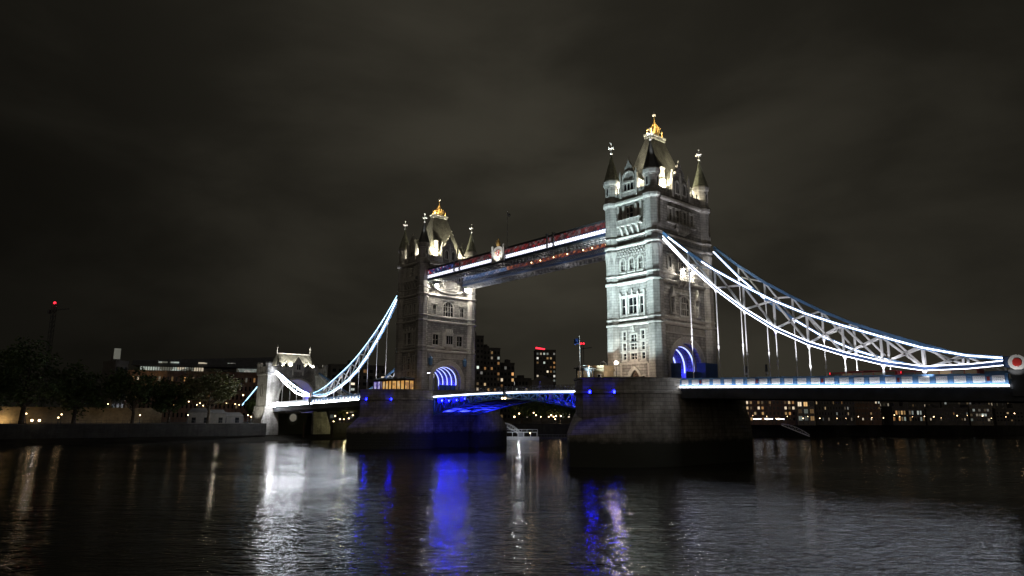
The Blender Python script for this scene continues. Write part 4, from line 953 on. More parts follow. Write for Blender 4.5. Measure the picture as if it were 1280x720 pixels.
    lamp('side_light', 'SPOT', (3.2, -21.5, -4), 3000, (1, .97, .84), (1, -12.3, 4), .2, 95, parent=t)
    lamp('arch_light', 'POINT', (0, 5.6, 3.0), 650, (.10, .10, 1.0), parent=t, size=.2)
    lamp('arch_light', 'POINT', (0, -5.6, 3.0), 650, (1, .95, .85), parent=t, size=.2)
    return t
make_abutment()
t = thing('floodlight', 'dazzling white floodlight at the landward end of the lit parapet by the gateway buttress', 'floodlight', (-132.4, -10.9, 11.4))
b = MB(); b.tube((0, 0, 0), (0, 0, 1.0), .1); b.box(-.3, .3, -.3, .3, 0, .1); b.build('stand', 'dark_steel', t)
b = MB(); b.ball((0, 0, 1.6), .46, 2); b.build('bulb', 'flood_bulb', t)

# ------------------------------------------------------------------ furniture on the piers
def cabin(loc, rz, sx, sy, h, wallm, lit, label, glassm):
    t = thing('pier_cabin', label, 'cabin', loc, rz, 'cabins on the bridge piers')
    b = MB(); b.box(-sx, sx, -sy, sy, 0, .9); b.box(-sx-.15, sx+.15, -sy-.15, sy+.15, .9, 1.05); n = max(2, int(sx*1.2))
    for s in (-1, 1):
        for i in range(n+1): x = -sx+2*sx*i/n; b.box(x-.14, x+.14, s*sy-.14, s*sy+.14, 1.05, h-.4)
        for i in range(3): y = -sy+2*sy*i/2; b.box(s*sx-.13, s*sx+.13, y-.13, y+.13, 1.05, h-.4)
    b.box(-sx-.15, sx+.15, -sy-.15, sy+.15, h-.4, h); b.build('wall', wallm, t)
    b = MB(); b.loft([[(-sx-.5, -sy-.5, h), (sx+.5, -sy-.5, h), (sx+.5, sy+.5, h), (-sx-.5, sy+.5, h)], [(-sx-.5, -sy-.5, h+.15), (sx+.5, -sy-.5, h+.15), (sx+.5, sy+.5, h+.15), (-sx-.5, sy+.5, h+.15)], [(-sx*.5, -sy*.4, h+.7), (sx*.5, -sy*.4, h+.7), (sx*.5, sy*.4, h+.7), (-sx*.5, sy*.4, h+.7)]]); b.build('roof', 'lead', t)
    b = MB(); b.box(-sx+.05, sx-.05, -sy+.05, sy-.05, 1.05, h-.42); b.build('glazing', glassm, t)
    return t
M['cabin_orange'] = glass_glow('cabin_orange', [(1, .55, .16), (.9, .45, .12), (1, .66, .3), (.5, .25, .1)], .62, 1.0)
M['cabin_purple'] = glass_glow('cabin_purple', [(.32, .25, .85), (.7, .65, 1), (.2, .15, .6), (.5, .45, .9)], .6, 1.4)
cabin((-45.2, -15.5, DECK), 0, 2.0, 1.6, 4.3, 'dark_steel', True, 'small pier cabin with violet white lit windows left of the orange ones', 'cabin_purple')
cabin((-40.3, -15.2, DECK), 0, 2.5, 1.6, 4.3, 'timber', True, 'long pier cabin with glowing orange windows on the farther pier', 'cabin_orange')
cabin((-35.0, -14.2, DECK), 0, 2.0, 1.5, 4.3, 'timber', True, 'orange lit pier cabin nearest the farther tower arch', 'cabin_orange')
cabin((33.6, -15.6, DECK), .3, 1.3, 1.1, 3.8, 'dark_steel', False, 'dark glazed octagonal control cabin at the left end of the nearer pier', 'win_dim')
t = thing('stone_lodge', 'flat roofed stone lodge beside the dark control cabin on the nearer pier', 'lodge', (34.4, -11.9, DECK), 0)
b = MB(); b.box(-2.2, 2.2, -1.5, 1.5, 0, 4.1); b.box(-2.4, 2.4, -1.7, 1.7, 3.5, 3.8); b.box(-2.3, 2.3, -1.6, 1.6, 4.1, 4.5); b.build('wall', 'old_wall', t)
F = ((0, -1.5), (1, 0), (0, -1))
for u in (-1.2, 1.0): window(t, F, arch(u-.4, u+.4, 1.0, 2.7), 1, 1, .15, deep=-.02)
lamp('lodge_light', 'POINT', (34.6, -15.4, DECK+4.4), 60, (1, .62, .34), size=.15)

def street_lamp(loc, label, h=5.2, bulb='warm_bulb', r=.26, group='lamp posts on the bridge'):
    t = thing('street_lamp', label, 'street lamp', loc, 0, group)
    b = MB(); b.oct(0, 0, [(0, .22), (.5, .2), (.6, .1), (h-.7, .06), (h-.6, .16), (h-.5, .16)]); b.build('pole', 'dark_steel', t)
    b = MB(); b.ball((0, 0, h-.25), r, 2); b.build('lantern', bulb, t)
    return t
p = at(770, 453, 133)
street_lamp((41.2, -15.0, DECK), 'lit lamp post with warm globe in front of the floodlit tower face', 4.9, 'lamp_bulb', .3)
def arm_lamp(loc, rz, label):
    t = thing('arm_lamp', label, 'lamp post', loc, rz, 'curved lamp posts on the roadway')
    b = MB(); P = [(0, 0, 0), (0, 0, 4.6), (.25, 0, 5.4), (.8, 0, 5.8), (1.3, 0, 5.7)]
    for a, c in zip(P, P[1:]): b.tube(a, c, .08, .07, 6)
    b.build('pole', 'white_paint', t); b = MB(); b.box(1.0, 1.6, -.14, .14, 5.55, 5.68); b.build('lamp_head', 'grey_steel', t)
arm_lamp((33.2, -8.6, DECK), math.pi, 'curved white lamp post standing behind the stone lodge')
t = thing('flag_mast', 'pale mast with small dark blue flag at the left end of the nearer pier', 'flag mast', (34.0, -17.6, DECK))
b = MB(); b.tube((0, 0, 0), (0, 0, 10.2), .13, .07, 8).ball((0, 0, 10.2), .13); b.beam((-1.6, 0, 4.3), (1.6, 0, 4.3), .1, .1); b.build('pole', 'white_paint', t)
b = MB(); P = [(0, 0), (-.5, .16), (-1.0, -.08), (-1.6, .1)]
b.loft([[(x, y, 9.9-.06*i) for i, (x, y) in enumerate(P)]+[(x, y, 8.9-.1*i) for i, (x, y) in reversed(list(enumerate(P)))], [(x, y+.03, 9.9-.06*i) for i, (x, y) in enumerate(P)]+[(x, y+.03, 8.9-.1*i) for i, (x, y) in reversed(list(enumerate(P)))]]); b.build('flag', 'flag_blue', t)
def signal(loc, label, rz):
    t = thing('traffic_signal', label, 'signal', loc, rz, 'signal posts on the right hand span')
    b = MB(); b.tube((0, 0, 0), (0, 0, 3.6), .07, .06, 6); b.build('pole', 'dark_steel', t)
    b = MB(); b.box(-.12, .28, -.3, .3, 2.9, 4.3); hd = b.build('signal_head', 'dark_steel', t)
    b = MB(); b.hexa([(-.15, .3, 2.6), (.3, .3, 2.6), (.3, .32, 3.0), (-.15, .32, 3.0)], [(-.25, -.5, 2.5), (.4, -.5, 2.5), (.4, -.5, 2.9), (-.25, -.5, 2.9)]); b.build('hood', 'portland', hd)
signal((56.6, 6.0, deck_z(56)), 'dark signal post beyond the parapet, nearer the tower of the two', .4)
signal((61.8, 4.0, deck_z(61)), 'dark signal post beyond the parapet, farther from the tower of the two', .4)
for i, (x, s) in enumerate(((-13.2, 'left'), (12.8, 'right'))):
    t = thing('inspection_pole', 'thin pale pole hanging over the edge of the %s bascule leaf' % s, 'pole', (x, -8.45, DECK-2.2), 0, 'thin poles on the bascules')
    b = MB(); b.tube((0, 0, 0), (0, 0, 4.4), .07, .07, 6).box(-.12, .12, -.1, .45, 1.5, 1.6).box(-.2, .2, -.2, .2, 4.3, 4.5); b.build('pole', 'grey_steel', t)
t = thing('white_pole', 'tall thin white pole at the corner of the farther pier beside the blue arch', 'pole', (-31.4, -8.6, DECK))
b = MB(); b.tube((0, 0, 0), (0, 0, 6.3), .1, .08, 8).box(-.25, .25, -.25, .25, 0, .2); b.build('pole', 'white_paint', t); b = MB(); b.box(-1.1, .05, -.12, .12, 6.1, 6.25); b.build('lamp_head', 'led', t)

def make_bus():
    t = thing('single_deck_bus', '', 'bus', (80, 3.5, deck_z(80)), 0, 'buses crossing the right hand span')
    b = MB(); b.hexa([(-5.5, -1.25, .35), (5.5, -1.25, .35), (5.5, 1.25, .35), (-5.5, 1.25, .35)], [(-5.4, -1.2, 2.6), (5.3, -1.2, 2.6), (5.3, 1.2, 2.6), (-5.4, 1.2, 2.6)]); b.build('body', 'badge_red', t)
    b = MB(); b.box(-2.6, 1.4, -1.0, 1.0, 2.6, 2.72); b.build('roof_pod', 'badge_red', t)
    for y0, y1 in ((-1.3, -1.2), (1.2, 1.3)):
        for i in range(6): b = MB(); b.box(-5.0+i*1.7, -3.5+i*1.7, y0, y1, 1.3, 2.35); b.build('window', 'win_dim', t)
    for x in (-3.4, 3.2):
        for y0, y1 in ((-1.28, -1.0), (1.0, 1.28)):
            b = MB(); b.tube((x, y0, .48), (x, y1, .48), .48, .48, 16); w = b.build('wheel', 'dark_steel', t); b = MB(); b.tube((x, y0-.015, .48), (x, y1+.015, .48), .22, .22, 10); b.build('hub', 'grey_steel', w)
    for y in (-.95, .95): b = MB(); b.box(-5.55, -5.44, y-.15, y+.15, 2.3, 2.6); b.build('tail_light', 'red_bulb', t)
    return t
bus = make_bus(); bus['label'] = 'red bus roof showing over the parapet, nearer the tower of the two'
copy_thing(bus, (91.5, 3.2, deck_z(91.5)), 0, 'red bus roof showing over the parapet, nearer the low pin of the two')

# ------------------------------------------------------------------ trees
def tree_mesh(seed, h, r, crown_z, leaf, n=2600, ls=.55, lean=0):
    rnd = random.Random(seed); b = MB()
    top = Vector((lean, 0, h*.72)); segs = [Vector((0, 0, -.2)), Vector((lean*.15, .1, h*.18)), Vector((lean*.5, -.1, h*.42)), top]
    rr = [h*.034, h*.026, h*.018, h*.006]
    for i in range(3): b.tube(segs[i], segs[i+1], rr[i], rr[i+1], 8)
    tips = [top]
    for k in range(9):
        s = segs[1]+(segs[2]-segs[1])*rnd.random(); a = k*2.4+rnd.random(); rad = r*rnd.uniform(.45, .9); e = Vector((s.x+rad*math.cos(a), s.y+rad*math.sin(a), crown_z+(h-crown_z)*rnd.uniform(.15, .75))); mid = s.lerp(e, .5)+Vector((0, 0, .6))
        b.tube(s, mid, h*.012, h*.008, 6); b.tube(mid, e, h*.008, h*.003, 5); tips += [mid.lerp(e, .5), e]
    trunk = b
    c = MB(); cz = (h+crown_z)/2; hz = (h-crown_z)/2
    clumps = []
    for k in range(46):
        while True:
            p = Vector((rnd.uniform(-1, 1), rnd.uniform(-1, 1), rnd.uniform(-1, 1)))
            if .35 < p.length < 1: break
        clumps.append((Vector((lean*.8+p.x*r*rnd.uniform(.8, 1.05), p.y*r*rnd.uniform(.8, 1.05), cz+p.z*hz)), rnd.uniform(.16, .32)*r))
    for t_ in tips: clumps.append((t_, .22*r))
    for i in range(n):
        ce, cr = clumps[i % len(clumps)]
        d = Vector((rnd.gauss(0, 1), rnd.gauss(0, 1), rnd.gauss(0, .8))).normalized()*cr*rnd.random()**.45; p = ce+d
        a = Vector((rnd.uniform(-1, 1), rnd.uniform(-1, 1), rnd.uniform(-.6, .6))).normalized(); q = a.orthogonal().normalized(); s = ls*rnd.uniform(.6, 1.3)
        c.face([p-a*s, p+q*s*.5, p+a*s, p-q*s*.5])
    return trunk, c
def tree(loc, seed, h, r, crown_z, leaf, label, n=2600, lean=0, group='trees along the left bank'):
    t = thing('plane_tree', label, 'tree', loc, 0, group); tr, c = tree_mesh(seed, h, r, crown_z, leaf, n, lean=lean)
    tr.build('trunk', 'bark', t, True); c.build('crown', leaf, t); return t
ZB = 5.8
def on_ground(px, t_): p = at(px, 500, t_); return (p.x, p.y, ZB)
for px, t_, h, r, cz, lf, ln, lb in ((-20, 262, 23, 13, 3.6, 'leaf', 1, 'big dark tree cut by the left edge of the view'), (30, 268, 25, 13, 6.3, 'leaf', 3, 'tall dark leaning tree in front of the warm lit old wall'), (95, 275, 21, 11, 3.6, 'leaf', 0, 'dark tree between the bright bank floodlight and the short block with a pale top'), (168, 274, 18, 10, 7.0, 'leaf', -.5, 'dark tree with a thick trunk standing against the right part of the lit old wall'), (213, 280, 15.5, 7.5, 4.2, 'leaf', .3, 'slim tree with drooping low branches left of the white tents'), (262, 276, 18.5, 12, 8.0, 'leaf_olive', .4, 'wide olive green tree in front of the long hotel'), (318, 300, 9, 3.6, 3, 'leaf', 0, 'small bushy tree beside the stone gateway tower')):
    tree(on_ground(px, t_), px+50, h, r, cz, lf, lb, 3400, ln)
for i, (px, t_, h, r, lb) in enumerate(((432, 300, 11, 5, 'leafy tree lit yellow green under the left hand span'), (652, 300, 10, 6, 'dark tree under the bascules just right of the farther pier'), (676, 306, 11, 6.5, 'dark tree in the middle of the gap under the bascules'), (700, 300, 12, 6.5, 'dark tree under the bascules with a lit patch of leaves'), (722, 304, 11, 6, 'dark tree half hidden behind the left side of the nearer pier'))):
    tree(on_ground(px, t_), i+300, h, r, 2.6, 'leaf_olive' if i == 0 else 'leaf', lb, 2200, 0, 'trees under the bridge spans')
p = on_ground(433, 290); lamp('tree_light', 'POINT', (p[0], p[1], 7.2), 500, (1, .9, .4), size=.2)
p = on_ground(700, 294); lamp('tree_light', 'POINT', (p[0], p[1], 7.4), 90, (1, .75, .45), size=.2)

# ------------------------------------------------------------------ left bank: old wall, hotel, tents, lamps, crane
def wall_run(name, a, b_, z0, z1, th, m_, label, cat):
    a, b_ = Vector(a), Vector(b_); L = (b_-a).length; ang = math.atan2(b_.y-a.y, b_.x-a.x)
    t = thing(name, label, cat, (a.x, a.y, z0), ang)
    b = MB(); b.box(0, L, -th/2, th/2, -.3, z1-z0); b.build('wall', m_, t)
    b = MB(); b.box(0, L, -th/2-.15, th/2+.15, z1-z0+.004, z1-z0+.3); b.build('coping', m_, t); return t
wall_run('curtain_wall', (-148, -116), (-157, -44), ZB, 11.0, 1.2, 'old_wall', 'long old stone wall washed with warm light behind the left trees', 'wall')
for px, pw in ((8, 700), (40, 200), (96, 90), (152, 260), (182, 200)): p = on_ground(px, 277); lamp('wall_wash', 'SPOT', (p[0], p[1], ZB+.4), pw, (1, .68, .32), (p[0]-9, p[1], ZB+3.2), .15, 120, parent=None)
def building(px0, px1, t0, t1, z1, rows, cols, label, lit=.3, wm='night_wall', wmats=('win_warm', 'win_white'), win=(.55, .5), depth=14, roof=True, z0=ZB, seed=0, name='city_block', cat='building', group=None, dark=True, plain=False):
    rnd = random.Random(seed+px0); a, c = at(px0, 480, t0), at(px1, 480, t1); d = Vector((c.x-a.x, c.y-a.y, 0)); L = d.length; ang = math.atan2(d.y, d.x)
    t = thing(name, label, cat, (a.x, a.y, z0), ang, group); H = z1-z0
    b = MB(); b.box(0, L, 0, depth, -.5, H); b.box(-.2, L+.2, -.25, .01, H-.5, H-.1); b.box(-.15, L+.15, -.15, depth+.15, H-.05, H+.5); b.build('wall', wm, t)
    if roof:
        b = MB()
        for k in range(2): x = L*rnd.uniform(.1, .7); w = L*rnd.uniform(.1, .25); b.box(x, x+w, 3, 8, H+.4, H+rnd.uniform(1.5, 3))
        b.build('roof_plant', 'night_wall', t)
    if rows:
        sx, sz = L/cols, (H-2)/rows; F = ((0, 0), (1, 0), (0, -1)); frame = bpy.data.meshes.new('window'); litm = {}
        cells = [(i, j) for j in range(rows) for i in range(cols)]
        chosen = [c_ for c_ in cells if rnd.random() < lit][:92]
        for i, j in chosen:
            key = rnd.choice(wmats); ww, wh = sx*win[0], sz*win[1]
            if key not in litm:
                b = MB(); b.fring(((0, 0), (1, 0), (0, -1)), [(-.12, -.12), (ww+.12, -.12), (ww+.12, wh+.12), (-.12, wh+.12)], [(0, 0), (ww, 0), (ww, wh), (0, wh)], -.02, .1); b.box(ww/2-.05, ww/2+.05, -.08, .0, 0, wh)
                fo = b.build('window', 'dark_steel', t); b = MB(); b.box(0, ww, -.03, .02, 0, wh); po = b.build('pane', key, fo); litm[key] = (fo, po, [])
                fo.location = (i*sx+(sx-ww)/2, 0, 1+j*sz+(sz-wh)/2)
            else:
                f0, p0, _ = litm[key]; fo = f0.copy(); col.objects.link(fo); fo.location = (i*sx+(sx-ww)/2, 0, 1+j*sz+(sz-wh)/2)
                po = p0.copy(); col.objects.link(po); po.parent = fo
        rest = [c_ for c_ in cells if c_ not in chosen]
        if rest and dark:
            b = MB()
            for i, j in rest: ww, wh = sx*win[0], sz*win[1]; x, z = i*sx+(sx-ww)/2, 1+j*sz+(sz-wh)/2; b.box(x, x+ww, -.04, .02, z, z+wh)
            o = b.build('unlit_glazing', 'dark_glass', t); o['kind'] = 'stuff'
    return t, L, H
t, L, H = building(158, 335, 345, 338, 27.5, 5, 34, 'long brick hotel with a bright glazed strip along its top behind the left trees', .36, 'brick', ('win_warm', 'win_warm', 'win_dim'), (.4, .5), 20, seed=3, cat='hotel', name='hotel')
for x0, x1 in ((.08, .52), (.76, 1.0)):
    b = MB(); b.box(L*x0, L*x1, .2, .5, H+.7, H+2.2)
    g = b.build('top_glazing', 'top_glass', t)
    b = MB(); n = 26
    for i in range(n): x = L*(x0+(x1-x0)*i/n); b.box(x-.14, x+.14, .05, .19, H+.5, H+2.6)
    b.build('mullion', 'dark_steel', t)
b = MB(); b.hexa([(L*.02, -.8, H+2.7), (L*.02, 14, H+2.7), (L*.02, 14, H+5), (L*.02, 3, H+5)], [(L*1.02, -.8, H+2.7), (L*1.02, 14, H+2.7), (L*1.02, 14, H+8), (L*1.02, 3, H+8)]); b.build('roof', 'dark_steel', t)
for k in (.23, .31, .51, .72, .83, .98):
    b = MB(); b.box(L*k-1.8, L*k+1.8, 1.2, 1.6, H+4.1, H+4.7); b.build('roof_light', 'top_glass', t)
p = on_ground(192, 330); lamp('facade_light', 'SPOT', (p[0]+5, p[1], ZB+12), 2500, (1, .68, .3), (p[0]-6, p[1], ZB+18), .2, 50)
building(142, 158, 300, 302, 28.5, 6, 3, 'narrow dark block with a pale lit sign board on its roof', .1, seed=5, depth=10)
t = thing('roof_board', 'blank pale board glowing on top of the narrow dark block', 'board', tuple(at(145.5, 452, 300).xy)+(28.9,), math.atan2(.9, .3))
b = MB(); b.box(-1.1, 1.1, -.15, .15, .6, 4.6); b.build('panel', mat('board_face', (.5, .5, .45), .6, emit=(.75, .78, .66), es=.10), t); b = MB(); b.box(-.9, -.7, -.1, .1, 0, .6); b.box(.7, .9, -.1, .1, 0, .6); b.build('leg', 'dark_steel', t)
def tent(px, t_, w, d_, h, label):
    p = on_ground(px, t_); t = thing('white_tent', label, 'tent', p, math.atan2(.95, .3), 'tents on the left quay')
    b = MB(); b.box(-w, w, -d_, d_, .05, h); b.build('wall', 'canvas', t)
    b = MB(); b.loft([[(-w-.2, -d_-.2, h), (w+.2, -d_-.2, h), (w+.2, d_+.2, h), (-w-.2, d_+.2, h)], [(-w*.7, 0, h+1.5), (w*.7, 0, h+1.5), (w*.7, .05, h+1.5), (-w*.7, .05, h+1.5)]]); b.build('canopy', 'canvas', t)
    F = ((0, -d_), (1, 0), (0, -1)); b = MB()
    for u in (-w*.5, w*.5): b.fbox(F, u-.7, u+.7, .1, 2.1, -.02, .05)
    b.build('opening', 'dark_glass', t)
tent(252, 286, 4.2, 3, 4.0, 'white tent left of the olive tree trunk on the quay'); tent(271, 287, 3.6, 3, 3.6, 'white tent right of the olive tree trunk on the quay'); tent(290, 290, 4.5, 2.5, 2.6, 'low white tent between the tree and the gateway tower')
p = on_ground(268, 282); lamp('quay_light', 'POINT', (p[0]+6, p[1], ZB+2.2), 210, (1, .86, .62), size=.2)
QUAY = []
def quay_lamp(px, py, t_, label, r=.22, bulb='warm_bulb'):
    p = at(px, py, t_); return street_lamp((p.x, p.y, ZB), label, p.z-ZB+.25, bulb, r*.8, 'lamps along the far quays')
for px, py, t_, r, lb in ((33, 517, 262, .24, 'lamp beside the leaning trunk at far left'), (73, 522, 264, .26, 'left lamp of a close pair right of the bright floodlight'), (77, 518, 266, .26, 'right lamp of a close pair right of the bright floodlight'), (130, 510, 300, .2, 'lamp low among the dark trees before the old wall'), (135, 505, 300, .2, 'upper lamp among the dark trees before the old wall'), (146, 518, 290, .22, 'lamp just left of the thick dark trunk'), (175, 519, 270, .26, 'lamp at the right end of the warm lit wall'), (236, 502, 310, .26, 'lamp over the white tents at the foot of the hotel'), (235, 519, 280, .24, 'lamp left of the white tents'), (304, 494, 320, .34, 'bright lamp beside the sloping lit tie bar'), (310, 519, 280, .24, 'left lamp beside the stone gateway foot'), (314, 521, 280, .24, 'right lamp beside the stone gateway foot')):
    quay_lamp(px, py, t_, lb, r)
for k, (px, py) in enumerate(((246, 506), (250, 504), (254, 507), (262, 506), (283, 504), (294, 505), (299, 506))):
    quay_lamp(px, py, 330, ('first', 'second', 'third', 'fourth', 'fifth', 'sixth', 'last')[k]+' lamp from the left along the foot of the brick hotel', .24)
for k, (px, py) in enumerate(((419, 520), (425, 524), (424, 516), (430, 524), (436, 523), (441, 519), (434, 516), (417, 527))):
    quay_lamp(px, py, 305, 'lamp under the left hand span, '+('by its left tree', 'low near the leaves', 'high near the leaves', 'low in the middle', 'low toward the pier', 'at the right end beside the pier', 'high in the middle', 'lowest and leftmost')[k], .3, 'warm_bulb')
for k, (px, py, r) in enumerate(((643, 521, .42), (649, 517, .34), (667, 516, .3), (670, 519, .3), (676, 521, .24), (686, 521, .3), (689, 519, .36), (692, 521, .34), (695, 520, .36), (701, 520, .34), (694, 524, .28))):
    quay_lamp(px, py, 296, 'lamp under the bascules, '+('bright and lowest beside the farther pier', 'second from the farther pier', 'upper of the pair in the middle', 'lower of the pair in the middle', 'dim and alone right of the middle pair', 'leftmost of the right cluster', 'highest of the right cluster', 'second lowest of the right cluster', 'bright in the right cluster', 'rightmost by the nearer pier', 'lowest of the right cluster')[k], r)
p = at(53, 528, 245)
t = thing('bank_floodlight', 'dazzling white twin floodlight low on the left embankment', 'floodlight', (-128.6, p.y, ZB))
b = MB(); b.tube((0, 0, 0), (0, 0, .9), .08); b.box(-.1, .1, -1.3, 1.3, .8, .95); b.build('stand', 'dark_steel', t)
for y in (-1.0, .9): b = MB(); b.tube((.0, y, 1.25), (.35, y, 1.2), .3, .5, 14); h_ = b.build('housing', 'dark_steel', t); b = MB(); b.tube((.35, y, 1.2), (.4, y, 1.2), .34, .32, 14); b.build('lens', 'warm_bulb', h_)
lamp('bank_flood', 'POINT', (-127.0, p.y, ZB+1.6), 60, (1, .9, .75), size=.2)
# quay railing along the left embankment
t = thing('quay_railing', 'dark railing with many posts along the edge of the left embankment', 'railing', (-128.4, -60, ZB))
b = MB()
for z in (.55, 1.1): b.beam((0, -45, z), (0, 44, z), .06, .06)
for i in range(60): y = -45+i*1.5; b.beam((0, y, 0), (0, y, 1.15), .07, .07, (0, 1, 0))
b.build('railing', 'dark_steel', t)
for k, (px, py) in enumerate(((15, 520), (98, 521), (205, 521), (228, 522))):   # lit stalls and kiosks glimpsed behind the trunks
    pass
def crane(px, pyt, t_, jib, label, reds):
    p = at(px, 500, t_); top = at(px, pyt, t_).z; t = thing('tower_crane', label, 'crane', (p.x, p.y, ZB), math.atan2(.75, .66), 'tower cranes on the skyline'); H = top-ZB
    b = MB()
    for sx in (-1, 1):
        for sy in (-1, 1): b.beam((sx*.9, sy*.9, 0), (sx*.9, sy*.9, H), .25, .25, (0, 1, 0))
    n = int(H/3)
    for i in range(n):
        for s in (-1, 1): b.beam((-.9, s*.9, i*3), (.9, s*.9, i*3+3), .14, .14, (0, 1, 0)); b.beam((s*.9, -.9, i*3), (s*.9, .9, i*3+3), .14, .14, (1, 0, 0))
    b.build('mast', 'dark_steel', t)
    b = MB(); b.beam((0, 0, H*.94), (jib, 0, H*.94+jib*.1), .5, .5); b.beam((0, 0, H*.94), (-jib*.35, 0, H*.94), .6, .5); b.box(-jib*.35, -jib*.22, -1, 1, H*.94-2, H*.94); b.beam((0, 0, H), (jib*.7, 0, H*.94+jib*.07), .1, .1); b.build('jib', 'dark_steel', t)
    for dx in reds: b = MB(); b.ball((dx, 0, H+.3), .75, 2); b.build('warning_light', 'red_bulb', t)
crane(53, 378, 500, 9, 'tower crane at far left with one red warning light on top', (0,))
crane(729, 430, 520, 7, 'tower crane with red warning lights behind the flag mast', (-1.0, 1.0))

# ------------------------------------------------------------------ buildings beyond the bridge
building(413, 482, 345, 352, 33, 8, 9, 'dark block between the left hand chain and the farther tower', .16, seed=1, group='city blocks behind the bridge')
t, L, H = building(436, 446, 338, 340, 26, 7, 1, 'narrow stair tower with a column of white lit windows behind the left hangers', 1.0, 'night_wall', ('win_white',), (.45, .4), 6, seed=2, roof=False)
building(590, 604, 420, 421, 57, 15, 3, 'tallest dark block rising beside the farther tower', .14, seed=11, group='city blocks behind the bridge')
building(604, 625, 424, 426, 50, 13, 5, 'tall dark block second from the farther tower', .26, seed=12, group='city blocks behind the bridge')
building(625, 643, 440, 442, 42, 9, 4, 'middle height dark block left of the gap in the skyline', .25, seed=13, group='city blocks behind the bridge')
building(640, 664, 450, 455, 33, 6, 6, 'low dark block behind the middle of the bascules', .35, seed=14, group='city blocks behind the bridge')
t, L, H = building(670, 695, 520, 522, 58, 15, 6, 'dark tower block with a red lit corner on its roof', .34, 'night_wall', ('win_white', 'win_warm'), (.5, .45), 14, seed=15, roof=False)
b = MB(); b.hexa([(0, -.3, H+1.2), (L*.45, -.3, H+.5), (L*.45, 1, H+.5), (0, 1, H+1.2)], [(0, -.3, H+2.3), (L*.45, -.3, H+1.3), (L*.45, 1, H+1.3), (0, 1, H+2.3)]); b.build('red_sign', 'red_bulb', t)
t, L, H = building(665, 691, 400, 402, 29, 2, 6, 'low pale building with a pediment in front of the red lit tower', .12, 'night_wall_pale', seed=16, roof=False)
b = MB(); b.hexa([(L*.1, -.3, H+.5), (L*.9, -.3, H+.5), (L*.5, -.3, H+3.6)], [(L*.1, 8, H+.5), (L*.9, 8, H+.5), (L*.5, 8, H+3.6)]); b.build('pediment', 'night_wall_pale', t)
building(695, 726, 410, 415, 24, 3, 9, 'low dark terrace between the red lit tower and the nearer pier', .3, seed=17, group='city blocks behind the bridge')
# far quay seen under the right hand span
for i, (a, c, t0, t1, z, rows, cols, lit, wm, wt, lb) in enumerate((
    (930, 992, 335, 338, 17.5, 4, 13, .42, 'brick', ('win_warm',), 'brick wharf with small orange windows right of the nearer pier'),
    (994, 1016, 332, 333, 17, 3, 3, .75, 'night_wall_pale', ('win_warm', 'win_white'), 'small block with large yellow windows beside the brick wharf'),
    (1017, 1066, 345, 350, 17.5, 4, 14, .17, 'night_wall', ('win_warm', 'win_white'), 'dark wharf block with few lit windows right of the yellow windows'),
    (1066, 1098, 365, 368, 18, 4, 9, .2, 'brick', ('win_warm', 'win_white'), 'dark brick block under the middle of the right hand span'),
    (1096, 1120, 430, 432, 23, 6, 9, .9, 'night_wall_pale', ('win_white', 'win_dim'), 'pale office block with whole storeys lit white under the deck'),
    (1112, 1152, 372, 378, 13.5, 2, 12, .7, 'night_wall', ('win_warm', 'win_white'), 'low lit riverside restaurant under the right hand span'),
    (1120, 1172, 440, 444, 22.5, 6, 18, .34, 'night_wall', ('win_warm', 'win_dim'), 'dark block dotted with orange windows behind the lit restaurant'),
    (1154, 1206, 385, 390, 13, 2, 16, .3, 'night_wall', ('win_white', 'win_warm'), 'long low quay building with a row of white lights'),
    (1174, 1222, 455, 460, 22, 5, 14, .3, 'night_wall', ('win_white', 'win_dim', 'win_warm'), 'dark office block under the right end of the lit parapet'),
    (1208, 1236, 395, 398, 14.5, 3, 8, .55, 'night_wall_pale', ('win_white', 'win_dim'), 'pale quay building near the right edge with stacked lit floors'),
    (1228, 1262, 470, 474, 24, 6, 10, .4, 'night_wall', ('win_warm', 'win_dim'), 'dark tower base with many amber windows near the right edge'),
    (1240, 1300, 410, 420, 13, 3, 14, .12, 'night_wall', ('win_warm',), 'mostly dark quay building at the right edge of the view'))):
    building(a, c, t0, t1, z, rows, cols, lb, lit*.8, wm, wt, ((.5, .5), (.62, .6), (.34, .5), (.45, .38), (.7, .55), (.55, .6), (.3, .45), (.4, .4), (.6, .4), (.7, .5), (.35, .55), (.5, .4))[i], 12, seed=40+i, group='far quay buildings under the right hand span')
for k in range(24):
    px = 946+k*14+random.uniform(-4, 4)+random.uniform(-5, 5); t_ = 325+max(0, k-4)*3.8
    p = at(px, 523-random.random()**2*8, t_); street_lamp((p.x, p.y, ZB), 'one of the many small lamps strung along the far quay under the right hand span', p.z-ZB+.25, 'warm_bulb', random.choice((.09, .12, .16, .2)), 'small lamps on the far quay')
t = thing('lit_awning', 'row of three white lit strips on the quay right of the nearer pier', 'awning', (at(940, 523, 322).x, at(940, 523, 322).y, ZB), math.atan2(.75, .66))
b = MB()
for i in range(3): b.box(.5+i*5, 4+i*5, 0, 2, 2.1, 2.3); b.box(.5+i*5, .7+i*5, 0, .2, 0, 2.1); b.box(3.8+i*5, 4+i*5, 0, .2, 0, 2.1)
b.build('frame', 'dark_steel', t)
for i in range(3): b = MB(); b.box(.5+i*5, 4+i*5, -.08, -.01, 2.05, 2.35); b.build('light_strip', 'led', t)
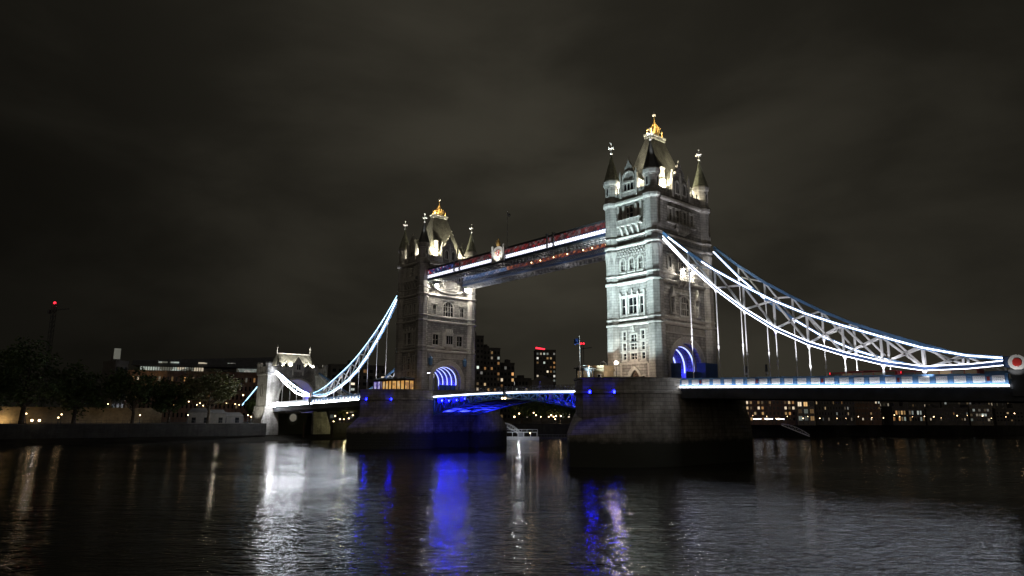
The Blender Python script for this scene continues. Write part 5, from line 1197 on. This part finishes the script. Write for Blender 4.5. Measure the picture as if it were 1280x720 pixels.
# pontoons and gangways
def gangway(a, c, label, group=None):
    a, c = Vector(a), Vector(c); L = (c-a).length; ang = math.atan2(c.y-a.y, c.x-a.x); pit = math.asin((c.z-a.z)/L)
    t = thing('gangway', label, 'gangway', a, ang, 'gangways down to the pontoons'); Lh = L*math.cos(pit); dz = c.z-a.z; b = MB()
    for y in (-1, 1):
        b.beam((0, y, 0), (Lh, y, dz), .2, .25); n = 8
        P = [(Lh*i/n, y, dz*i/n+1.6*(1-abs(2*i/n-1)**2*.6)) for i in range(n+1)]
        for i in range(n):
            b.beam(P[i], P[i+1], .16, .16); b.beam((Lh*i/n, y, dz*i/n), P[i+1], .1, .1); b.beam((Lh*i/n, y, dz*i/n), P[i], .1, .1, (0, 1, 0))
    b.hexa([(0, -1, .1), (0, 1, .1), (0, 1, .2), (0, -1, .2)], [(Lh, -1, dz+.1), (Lh, 1, dz+.1), (Lh, 1, dz+.2), (Lh, -1, dz+.2)]); b.build('truss', 'white_paint', t)
p0, p1 = at(628, 530, 276), at(650, 540, 274); gangway((p0.x, p0.y, 5.6), (p1.x, p1.y, 1.9), 'pale truss gangway sloping down behind the farther pier to the pontoon')
p0, p1 = at(977, 530, 318), at(1012, 543, 318); gangway((p0.x, p0.y, 5.4), (p1.x, p1.y, .9), 'grey gangway sloping to the water right of the nearer pier')
p = at(652, 545, 268); t = thing('pontoon', 'long white and grey pontoon with a railed upper deck right of the farther pier', 'pontoon', (p.x, p.y, 0), math.atan2(.752, .659))
b = MB(); b.box(-7, 6.6, -2, 2, -.3, 1.1); b.box(-7, 6.6, -2.06, 2.06, .55, .75); b.build('hull', 'white_paint', t)
b = MB(); b.box(-7, 6, -1.8, 1.8, 2.7, 2.85)
for x in (-6.8, -3.5, -1.4, .8, 3.4, 5.9): b.box(x-.1, x+.1, -1.8, -1.6, 1.1, 2.7); b.box(x-.1, x+.1, 1.6, 1.8, 1.1, 2.7)
for x in range(-6, 7, 2): b.box(x-.05, x+.05, -1.8, -1.7, 2.85, 3.8)
b.box(-7, 6, -1.8, -1.7, 3.75, 3.85); b.build('deckhouse', 'white_paint', t)
b = MB(); b.box(-1.5, .9, -1.2, 1.2, 1.1, 2.69); b.build('cabin', 'grey_steel', t)
b = MB(); b.ball((3.2, -1.9, 2.45), .2); b.build('lamp', 'warm_bulb', t)
lamp('pontoon_light', 'POINT', (p.x+4, p.y-5, 5.5), 700, (.9, .95, 1), size=.2)
p = at(690, 547, 276); t = thing('pontoon', 'low dark pontoon with a pale railing left of the nearer pier', 'pontoon', (p.x, p.y, 0), math.atan2(.752, .659))
b = MB(); b.box(-6, 9, -1.5, 1.5, -.3, .7); b.build('hull', 'dark_steel', t)
b = MB()
for i in range(26): b.box(-6+i*.6, -5.92+i*.6, -1.5, -1.42, .7, 1.8)
b.box(-6, 9, -1.5, -1.42, 1.75, 1.85); b.build('railing', 'grey_steel', t)
for k, (x, y, lb) in enumerate(((-122, -3, 'weathered timber mooring post standing before the stone gateway foot'), (-120, 7.5, 'second mooring post, nearer the farther pier'))):
    t = thing('mooring_post', lb, 'post', (x, y, 0), 0, 'mooring posts'); b = MB(); b.tube((0, 0, -1), (0, 0, 6.2), .35, .3, 10).box(-.4, .4, -.08, .08, 5.2, 5.5); b.build('pile', 'timber', t)
bpy.context.view_layer.update()
